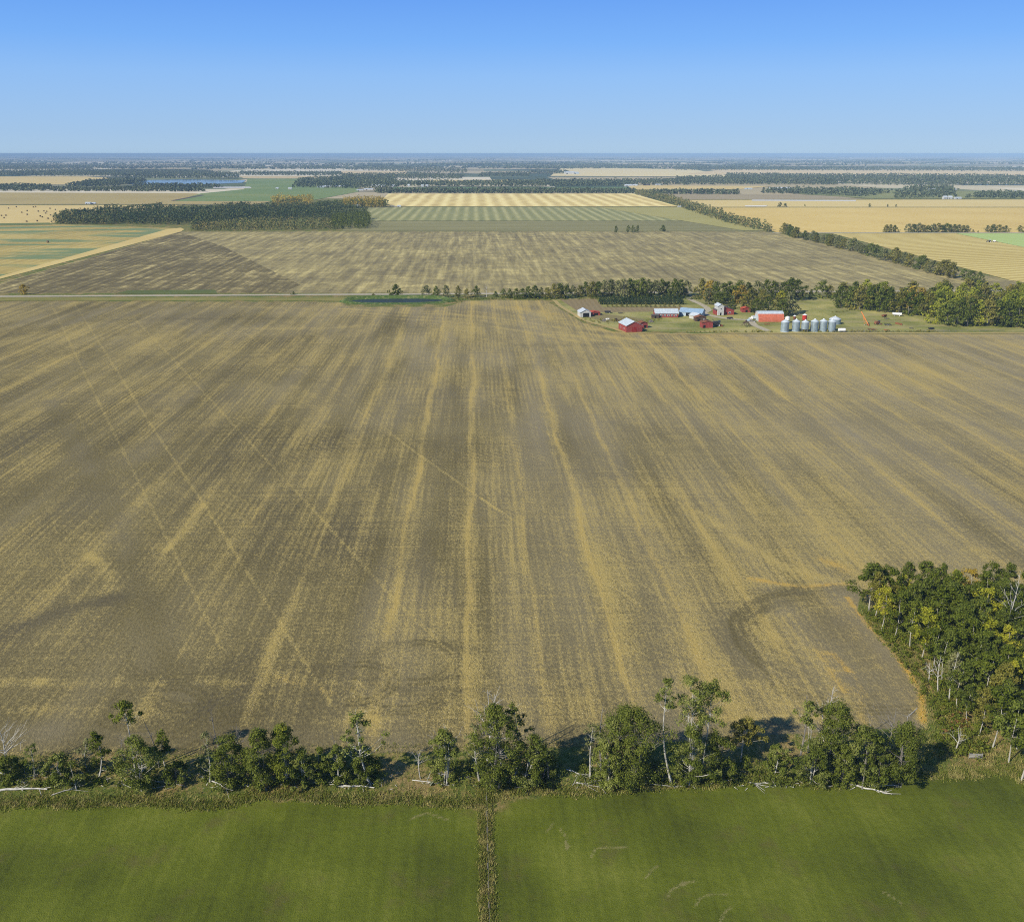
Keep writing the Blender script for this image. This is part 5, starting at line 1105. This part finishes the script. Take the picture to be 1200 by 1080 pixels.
grain_bin(953.8, 388.2, 2.6, 6.8, False, 'fourth grain bin from the arched shed')
grain_bin(964.0, 388.0, 2.6, 6.8, False, 'fifth grain bin from the arched shed, second from the white tank')
grain_bin(974.2, 388.0, 2.6, 6.6, False, 'dark sided grain bin nearest the white tank')
x, y = G(978, 379.5); t = empty('grain_bin', (x, y, 0), 0, 'wide low pale grain bin standing behind the end of the bin line', 'grain bin')
MB().lathe([(4.1, .1), (4.1, 3.6)], 36).build('wall', M['bin'], t, smooth=True); MB().lathe([(4.2, 3.55), (2.2, 4.7), (.4, 5.4)], 36).build('roof', M['white_roof'], t); MB().lathe([(.45, 5.3), (.45, 5.7), (0, 5.8)], 12).build('cap', M['trim'], t)
def small_bin(px, py, r, h, mat, label):
    x, y = G(px, py); t = empty('feed_hopper', (x, y, 0), 0, label, 'hopper', 'small hoppers behind the grain bins')
    MB().lathe([(.25, .9), (r, 2.2), (r, 2.2 + h), ], 20).build('body', mat, t); MB().lathe([(r + .1, 2.15 + h), (.2, 2.9 + h), (0, 2.95 + h)], 20).build('roof', M['trim'], t)
    for k in range(4): a = PI / 4 + k * PI / 2; MB().box((r * .8 * math.cos(a), r * .8 * math.sin(a), 1.1), (.15, .15, 2.2)).build('leg', M['steel'], t)
small_bin(922.5, 378.5, 1.6, 2.0, M['tank_white'], 'white topped feed hopper nearest the arched shed')
small_bin(930.8, 376.5, 1.0, 1.6, M['rust'], 'small rusty feed hopper between two larger ones')
small_bin(942.3, 378.0, 1.6, 3.4, M['red_paint'], 'tall red feed hopper with a white top behind the bins')
# fuel tank
x, y = G(986.3, 389.2); t = empty('fuel_tank', (x, y, 0), 0, 'white horizontal tank on a low cradle at the end of the bin line', 'tank')
tk = MB(); n = 16
prof = [(-2.5, .2), (-2.4, .8), (-2.1, 1.1), (2.1, 1.1), (2.4, .8), (2.5, .2)]
base = len(tk.v)
for xx, rr_ in prof:
    for k in range(n): a = 2 * PI * k / n; tk.v.append((xx, rr_ * math.cos(a), 1.6 + rr_ * math.sin(a)))
for i in range(len(prof) - 1):
    for k in range(n): k2 = (k + 1) % n; tk.f.append([i * n + k, i * n + k2, (i + 1) * n + k2, (i + 1) * n + k])
tk.f.append(list(range(n))); tk.f.append([(len(prof) - 1) * n + k for k in range(n)][::-1]); tk.build('tank_body', M['tank_white'], t)
for sx in (-1.4, 1.4): MB().box((sx, 0, .3), (.3, 1.8, .6)).build('cradle', M['steel'], t)
MB().lathe([(.3, 2.68), (.3, 2.95), (0, 3.0)], 10).build('filler_cap', M['steel'], t)

# vehicles and machinery -------------------------------------------------
def wheel(t, x, y, r, w_, rz=0):
    m = MB(); n = 18; b = len(m.v)
    for yy, rr_ in ((-w_ / 2, r * .9), (-w_ / 2 * .7, r), (w_ / 2 * .7, r), (w_ / 2, r * .9)):
        for k in range(n): a = 2 * PI * k / n; m.v.append((x + rr_ * math.cos(a), y + yy, r + rr_ * math.sin(a)))
    for i in range(3):
        for k in range(n): k2 = (k + 1) % n; m.f.append([i * n + k, i * n + k2, (i + 1) * n + k2, (i + 1) * n + k])
    m.f.append(list(range(n))[::-1]); m.f.append([3 * n + k for k in range(n)])
    o = m.build('wheel', M['rubber'], t); MB().tube([(x, y - w_ / 2 - .02, r), (x, y + w_ / 2 + .02, r)], r * .45, 10).build('rim', M['trim'], o); return o
def body_prof(prof, y0, y1, name, mat, t):      # profile in x,z
    return MB().prism(prof, y0, y1).build(name, mat, t)
def truck(px, py, rz, label, cabm, box=None):
    x, y = G(px, py); t = empty('farm_truck', (x, y, 0), rz, label, 'truck')
    body_prof([(1.2, .8), (3.6, .8), (3.6, 1.6), (2.5, 1.75), (2.1, 2.7), (1.2, 2.7)], -1.1, 1.1, 'cab', cabm, t)
    body_prof([(2.2, 1.8), (2.46, 1.8), (2.16, 2.5), (2.1, 2.5)], -1.12, 1.12, 'windscreen', M['glass'], t)
    MB().box((-1.0, 0, .95), (4.4, .9, .3)).build('chassis', M['steel'], t)
    if box: body_prof([(-3.4, 1.1), (1.0, 1.1), (1.0, 2.9), (-3.4, 2.9)], -1.25, 1.25, 'grain_box', box, t)
    for wx in (2.6, -1.4, -2.5):
        for wy in (-1.0, 1.0): wheel(t, wx, wy, .5, .35)
    for wy in (-.75, .75): MB().tube([(3.6, wy, 1.2), (3.64, wy, 1.2)], .14, 10).build('headlight', M['trim'], t)
    return t
truck(884, 374.8, R(175), 'grey white farm truck parked at the end of the arched shed', M['tank_white'], M['grey_roof'])
truck(880.4, 377.2, R(160), 'smaller pale truck parked on the drive before the arched shed', M['blue_wall'])
def machine(px, py, rz, label, kind, mat, s=1.0):
    x, y = G(px, py); nm = {'combine': 'old_combine', 'disc': 'disc_harrow', 'rake': 'hay_rake', 'cart': 'farm_cart', 'wreck': 'tarpaulin_heap'}[kind]
    t = empty(nm, (x, y, 0), rz, label, {'combine': 'combine', 'disc': 'harrow', 'rake': 'rake', 'cart': 'cart', 'wreck': 'heap'}[kind], None, (s, s, s))
    if kind == 'combine':
        body_prof([(-3, 1.2), (-2.6, 2.9), (.8, 3.2), (1.6, 2.6), (1.8, 1.0), (-1, .8)], -1.2, 1.2, 'body', mat, t)
        body_prof([(1.1, 2.2), (2.4, 2.2), (2.5, 3.6), (1.2, 3.7)], -.8, .8, 'cab', M['glass'], t)
        MB().box((3.0, 0, .7), (1.2, 4.2, .8)).build('header', M['rust'], t); MB().tube([(-.5, 1.2, 2.8), (-.8, 4.0, 3.8)], .16, 8).build('unloading_auger', mat, t)
        for wy in (-1.35, 1.35): wheel(t, 1.4, wy, .85, .5); wheel(t, -2.3, wy * .8, .5, .35)
    elif kind == 'disc':
        for k in range(3): MB().box((0, -1.6 + 1.6 * k, .75), (3.4, .12, .14)).build('beam', mat, t)
        for s_ in (-1, 1): MB().box((1.4 * s_, 0, .7), (.14, 3.6, .14), .12 * s_).build('beam', mat, t)
        for k in range(7): MB().lathe([(0, 0), (.38, .03), (0, .06)], 12, (-1.5 + .5 * k, 0, .35)).build('disc', M['steel'], t)
        MB().tube([(1.6, 0, .7), (3.6, 0, .5)], .08, 6).build('drawbar', mat, t)
        for wy in (-1.2, 1.2): wheel(t, 0.2, wy, .38, .2)
    elif kind == 'rake':
        MB().box((0, 0, .8), (.14, 5, .14)).build('beam', mat, t); MB().tube([(0, 0, .8), (3, 0, .6)], .07, 6).build('drawbar', mat, t)
        for k in range(5): MB().tube([(-.1, -2.2 + 1.1 * k, .62), (.1, -2.2 + 1.1 * k, .62)], .6, 14).build('finger_wheel', M['rust'], t)
        for wy in (-1.7, 1.7): wheel(t, .4, wy, .4, .2)
    elif kind == 'cart':
        body_prof([(-2.4, .9), (-2.7, 1.9), (2.7, 1.9), (2.4, .9)], -1.1, 1.1, 'box', mat, t); MB().tube([(2.4, 0, .8), (4.4, 0, .5)], .08, 6).build('drawbar', M['steel'], t)
        for wx in (-1.4, 1.4):
            for wy in (-1.0, 1.0): wheel(t, wx, wy, .42, .25)
    return t
machine(839, 382.5, R(10), 'dark old combine parked beside the square red shed', 'combine', M['black_paint'], 1.15)
machine(1028, 380.5, R(25), 'rusty red combine among the parked machinery on the grass', 'combine', M['rust'], .8)
machine(1040, 381.5, R(-15), 'dark disc harrow beside the rusty red combine', 'disc', M['black_paint'], 1.3)
machine(1036, 371.5, R(40), 'rust coloured cart up the grass slope', 'cart', M['rust'], .9)
machine(1053, 380.5, R(20), 'dark hay rake at the end of the parked machinery', 'rake', M['black_paint'], 1.2)
machine(1039, 374.0, R(70), 'dark disc harrow below the rust coloured cart', 'disc', M['black_paint'], 1.0)
machine(1021, 387.2, R(3), 'low rusty harrow lying near the stubble edge', 'disc', M['rust'], 1.4)
machine(1039, 387.4, R(50), 'yellow hay rake near the stubble edge', 'rake', M['orange_paint'], .7)
machine(1068, 385.3, R(-20), 'small dark harrow alone on the grass', 'disc', M['black_paint'], .8)
machine(1091, 386.3, R(15), 'dark cart alone on the grass by the east wood', 'cart', M['black_paint'], .75)
machine(1051, 370.2, R(-25), 'long pale flat cart parked before the east wood', 'cart', M['tank_white'], 1.25)
machine(899, 380.6, R(80), 'small rusty rake in front of the arched shed', 'rake', M['rust'], .7)
machine(712, 367.0, R(0), 'dark cart parked along the garden track behind the low red shed', 'cart', M['black_paint'], .9)
machine(727, 367.6, R(5), 'dark disc harrow parked along the garden track', 'disc', M['black_paint'], 1.0)
machine(800, 369.5, R(12), 'low rusty cart between the long red barn and the blue roofed barn', 'cart', M['rust'], .7)
machine(855, 374.0, R(10), 'dark low cart standing on the drive below the farmhouse', 'cart', M['black_paint'], .8)
# auger
x, y = G(1013, 381); t = empty('grain_auger', (x, y, 0), R(118), 'orange grain auger raised steeply beside the machinery', 'auger')
MB().tube([(-3.6, 0, .5), (4.0, 0, 9.0)], .28, 10).build('tube', M['orange_paint'], t); MB().tube([(-1.0, -1.1, .5), (2.2, 0, 6.6)], .09, 6).build('strut', M['orange_paint'], t); MB().tube([(-1.0, 1.1, .5), (2.2, 0, 6.6)], .09, 6).build('strut', M['orange_paint'], t)
MB().box((-3.6, 0, .5), (1.1, 1.0, .7)).build('hopper', M['rust'], t); MB().tube([(-1, -1.3, .5), (-1, 1.3, .5)], .07, 6).build('axle', M['steel'], t)
for wy in (-1.3, 1.3): wheel(t, -1.0, wy, .5, .25)
# wood heap with a pointed top, brush heaps
def heap(px, py, r, h, label, seed, mat):
    x, y = G(px, py); rg = np.random.default_rng(seed); m = MB()
    for k in range(60):
        a = rg.uniform(0, 2 * PI); q = rg.random(); rr_ = r * (1 - q) * .9; z = q * h * .85; d = np.array([-math.cos(a) * .55 + rg.normal() * .35, -math.sin(a) * .55 + rg.normal() * .35, .55]); p = np.array([rr_ * math.cos(a), rr_ * math.sin(a), z])
        m.tube([p - d * .5, p + d * 1.2], [.16, .08], 5)
    tag(m.build('brush_heap', mat, loc=(x, y, 0)), label, 'heap')
heap(874, 382.5, 5.2, 5.2, 'pointed brown heap of old timber in the middle of the yard', 3, M['brown'])
heap(708, 376.5, 3.4, 1.5, 'low grey heap of sticks on the worn ground between the sheds', 4, M['greywood']); heap(722, 376.0, 3.0, 1.6, 'low dark heap of brush between the sheds', 5, M['brown'])
heap(735, 375.6, 3.0, 1.5, 'dark brush heap above the large red gabled barn', 6, M['brown']); heap(763, 377.5, 2.6, 1.6, 'grey heap of sticks at the corner of the long red barn', 7, M['greywood'])
x, y = G(712.0, 374.6); t = empty('water_trough', (x, y, 0), 0, 'small white trough on the worn ground between the sheds', 'trough'); MB().lathe([(1.3, 0), (1.5, .9), (1.35, .9), (1.2, .2), (0, .2)], 20).build('basin', M['tank_white'], t); MB().tube([(1.3, 0, .2), (1.9, 0, .2), (1.9, 0, 0)], .05, 6).build('pipe', M['steel'], t)
# yard scrub
pts = [G(random.gauss(722, 20), random.gauss(376.4, 1.4)) for _ in range(60)] + [G(random.uniform(760, 778), random.uniform(373.5, 376)) for _ in range(12)] + [G(random.uniform(935, 1100), random.uniform(388.3, 389.3)) for _ in range(90)] + [G(random.uniform(800, 905), random.uniform(388.6, 389.4)) for _ in range(40)] + [G(random.gauss(982, 6), random.gauss(366, .8)) for _ in range(10)]
clump_mass('yard_weeds', pts, 1.1, 1.0, 24, .5, L['olive'], 'weeds and scrub between the farm sheds and along the yard edge', 61)
pts = [(px0 + 42 * math.cos(a), py0 + 13.5 * math.sin(a) ** 0.7) for a in [random.uniform(0.12, PI - .12) for _ in range(260)]] + [G(random.uniform(520, 545), random.uniform(350, 355)) for _ in range(25)] + [G(random.uniform(545, 640), random.uniform(350, 351.4)) for _ in range(70)]  # reeds crowd the far bank to darken the water's reflection
clump_mass('pond_reeds', pts, 1.5, 1.2, 24, .5, L['lush'], 'bright green reeds and weeds along the dugout pond', 62, 'reeds')
pts = [G(random.uniform(640, 830), random.uniform(349, 351.5)) for _ in range(120)] + [G(random.uniform(590, 640), random.uniform(348.5, 350)) for _ in range(40)]
clump_mass('undergrowth', pts, 2.6, 1.8, 26, .7, L['dark'], 'dark undergrowth filling the foot of the farm shelterbelt', 63)
pts = [G(px, np.interp(px, [984, 1060, 1100, 1112, 1300], [360, 368, 372, 382, 382.5]) - random.uniform(0, 2)) for px in np.linspace(980, 1215, 150)]
clump_mass('undergrowth', pts, 2.6, 1.6, 26, .6, L['dark'], 'undergrowth at the foot of the east wood', 64)
fyd = empty('yard_fence', (*G(970, 389.6), 0), 0, 'post and rail fence between the bins and the stubble, running to the east wood', 'fence')
for k in range(30): MB().box((k * 4.2, 0, .6), (.14, .14, 1.2)).build('post', M['greywood'], fyd)
for zz in (.5, 1.0): MB().box((29 * 2.1, .09, zz), (29 * 4.2, .05, .09)).build('rail', M['greywood'], fyd)

# tractor working the far golden field
x, y = G(1159, 284); t = empty('tractor', (x, y, 0), R(170), 'tractor pulling a wide sprayer on the far golden field', 'tractor')
body_prof([(-.2, 1.1), (3.2, 1.1), (3.3, 2.0), (-.2, 2.3)], -.6, .6, 'bonnet', M['black_paint'], t); body_prof([(-1.7, 1.3), (-.1, 1.3), (-.2, 3.4), (-1.6, 3.4)], -.95, .95, 'cab', M['glass'], t); MB().box((-.9, 0, 3.48), (1.8, 2.1, .14)).build('cab_roof', M['tank_white'], t)
for wy in (-1.3, 1.3): wheel(t, -1.2, wy, 1.1, .65); wheel(t, 2.5, wy * .85, .7, .45)
x2, y2 = x + 6.5, y - 1.0; t2 = empty('field_sprayer', (x2, y2, 0), R(170), 'pale trailed sprayer with long booms behind the tractor', 'sprayer')
MB().tube([(-1.5, 0, 2.0), (1.5, 0, 2.0)], 1.0, 14).build('tank', M['tank_white'], t2); MB().box((-2.2, 0, 1.6), (.3, 16, .35)).build('boom', M['steel'], t2); MB().tube([(1.4, 0, .9), (3.6, 0, .7)], .1, 6).build('drawbar', M['steel'], t2)
for wy in (-1.2, 1.2): wheel(t2, 0, wy, .8, .4)

# bales
def bale_mesh():
    m = MB(); n = 14; prof = [(-.75, 0), (-.75, .82), (-.68, .9), (.68, .9), (.75, .82), (.75, 0)]
    for xx, rr_ in prof:
        for k in range(n): a = 2 * PI * k / n; m.v.append((xx, rr_ * math.cos(a), .9 + rr_ * math.sin(a)))
    for i in range(5):
        for k in range(n): k2 = (k + 1) % n; m.f.append([i * n + k, i * n + k2, (i + 1) * n + k2, (i + 1) * n + k])
    return m
strawm = simple('old_straw', (0.17, 0.13, 0.075), 0.95, .3, 2.0); bl = None; rl = random.Random(3); bn = 0
while bn < 46:
    px, py = rl.uniform(-5, 150), rl.uniform(242.3, 260.5)
    if px > 66 + (260.5 - py) * 5.5: continue
    x, y = G(px, py)
    if bl is None: bl = bale_mesh().build('round_bale', strawm); o = bl
    else: o = bl.copy(); COL.objects.link(o)
    o.location = (x, y, 0.26); o.rotation_euler = (0, 0, rl.random() * 3); o.scale = (1.5, 1.5, 1.5); tag(o, 'round straw bale scattered on the pale stubble field', 'bale', 'round bales on the pale stubble field'); bn += 1
for px, py, lab in [(56, 284.6, 'single dark round bale on the golden field with green patches')]:
    o = bl.copy(); COL.objects.link(o); x, y = G(px, py); o.location = (x, y, 0.2); o.scale = (1.6, 1.6, 1.6); tag(o, lab, 'bale'); del o['group']

# far farmsteads
FFB = [(440.5, 219.4, 34, 16, 10, 'white', 'white_roof', 'largest white building of the farmstead behind the dark green crop'), (449.5, 219.8, 16, 14, 10, 'white', 'white_roof', 'white shed next to the largest white building behind the dark green crop'), (459.5, 219.4, 20, 12, 8, 'white', 'white_roof', 'low white shed at the end of the white farmstead'),
       (479, 219.2, 7, 7, 10, 'white', 'white_roof', 'small white silo-like shed alone between trees'), (495, 219.2, 9, 9, 8, 'white', 'white_roof', 'first of two small white sheds behind the dark green crop'), (500.5, 219.2, 9, 9, 8, 'white', 'white_roof', 'second of two small white sheds behind the dark green crop'),
       (376, 220, 24, 14, 6, 'blue_wall', 'white_roof', 'pale building at the village edge by the green crop'), (384, 219.8, 26, 12, 7, 'white', 'white_roof', 'white building with broad roof at the village edge'), (397, 219.4, 40, 14, 6, 'white', 'white_roof', 'long white hall in the village beyond the pine wood'), (340, 222.2, 12, 9, 6, 'white', 'white_roof', 'small white house on the green crop'), (325, 221.6, 9, 9, 5, 'white', 'grey_roof', 'tiny pale shed on the green crop'),
       (422, 223.4, 22, 12, 4, 'white', 'white_roof', 'low white shed below the village trees'), (432, 222.6, 30, 14, 5, 'white', 'white_roof', 'broad pale shed below the village trees'),
       (345, 204.4, 40, 20, 9, 'white', 'white_roof', 'far white farm building before the horizon woods'), (272, 206.6, 60, 24, 10, 'blue_wall', 'grey_roof', 'far pale blue building beside the horizon woods'),
       (736, 218.6, 26, 14, 8, 'white', 'white_roof', 'white building at the head of the diagonal windbreak'), (744, 218.2, 18, 12, 7, 'white', 'white_roof', 'second white building at the head of the diagonal windbreak'), (757, 217.4, 22, 12, 5, 'brown', 'dark_roof', 'dark building past the white ones at the windbreak head'), (772, 217.2, 26, 14, 5, 'white', 'white_roof', 'low white shed beyond the dark building'),
       (667, 204.0, 60, 30, 14, 'white', 'white_roof', 'bright white farm buildings on the edge of the large far pale field'), (675, 204.0, 30, 26, 12, 'blue_wall', 'white_roof', 'pale shed beside the bright white buildings on the far pale field'),
       (904, 221.8, 20, 12, 6, 'white', 'grey_roof', 'grey roofed house of the farmstead in the dark grove'), (909, 221.8, 18, 12, 6, 'white', 'white_roof', 'white house of the farmstead in the dark grove'), (917, 221.6, 20, 12, 6, 'white', 'white_roof', 'middle white shed of the farmstead in the dark grove'), (924, 221.6, 20, 12, 6, 'white', 'white_roof', 'last white shed of the farmstead in the dark grove'), (877, 221.8, 24, 12, 4, 'blue_wall', 'grey_roof', 'low grey shed before the dark grove'),
       (1092, 223.8, 40, 16, 7, 'blue_wall', 'white_roof', 'pale blue roofed hall before the wide far wood'), (1111, 223.4, 50, 14, 5, 'brown', 'grey_roof', 'long brown roofed barn beside the pale blue roofed hall'), (1107, 233.2, 10, 9, 8, 'white', 'white_roof', 'first white house of the farmstead behind the golden strip'), (1113, 233.2, 10, 9, 8, 'white', 'white_roof', 'middle white house of the farmstead behind the golden strip'), (1122, 233.2, 18, 9, 5, 'white', 'grey_roof', 'low white house at the end of the farmstead behind the golden strip'),
       (1186, 225.4, 34, 14, 5, 'white', 'white_roof', 'long white shed beyond the golden autumn trees'), (103.5, 239.4, 12, 8, 5, 'white', 'white_roof', 'small white shed at the lane beyond the bale field'), (110, 239.2, 9, 7, 4, 'white', 'white_roof', 'smaller white shed beside the one at the lane beyond the bale field'), (1012, 226.4, 30, 9, 4, 'white', 'white_roof', 'low white shed on the far pastures'), (468, 242.6, 8, 6, 4, 'white', 'white_roof', 'small white hut where the lane meets the golden striped field'), (796, 243.2, 7, 6, 3.5, 'white', 'white_roof', 'tiny white hut at the corner of the golden striped field'), (418, 242.8, 16, 9, 5, 'white', 'grey_roof', 'white farmhouse in the small wood beyond the pines')]
for px, py, W_, D_, H_, wm_, rm_, lab in FFB:
    gable('farm_building', px, py, W_, D_, H_ * .62, H_ * .38, R(90 + random.uniform(-6, 6)), M[wm_], M[rm_], lab, 'building', doors=[('l', W_ * .2, W_ * .16, 0, H_ * .4)], windows=[('l', -W_ * .2, W_ * .12, H_ * .2, H_ * .2)])

# ================================================================== THE AIR
hb = MB().box((0, 64000 - 500, 58.5), (290000, 131000, 119.0)); hz_o = hb.build('haze', None)
hm = bpy.data.materials.new('blue_air'); hm.use_nodes = True; t_ = hm.node_tree; t_.nodes.clear(); o_ = t_.nodes.new('ShaderNodeOutputMaterial'); v_ = t_.nodes.new('ShaderNodeVolumePrincipled')
v_.inputs['Color'].default_value = (0.32, 0.49, 0.74, 1); v_.inputs['Density'].default_value = 0.000066; v_.inputs['Anisotropy'].default_value = -0.25
t_.links.new(v_.outputs[0], o_.inputs['Volume']); hz_o.data.materials.append(hm); tag(hz_o, 'thin blue haze of a clear autumn day', 'haze', None, 'stuff')
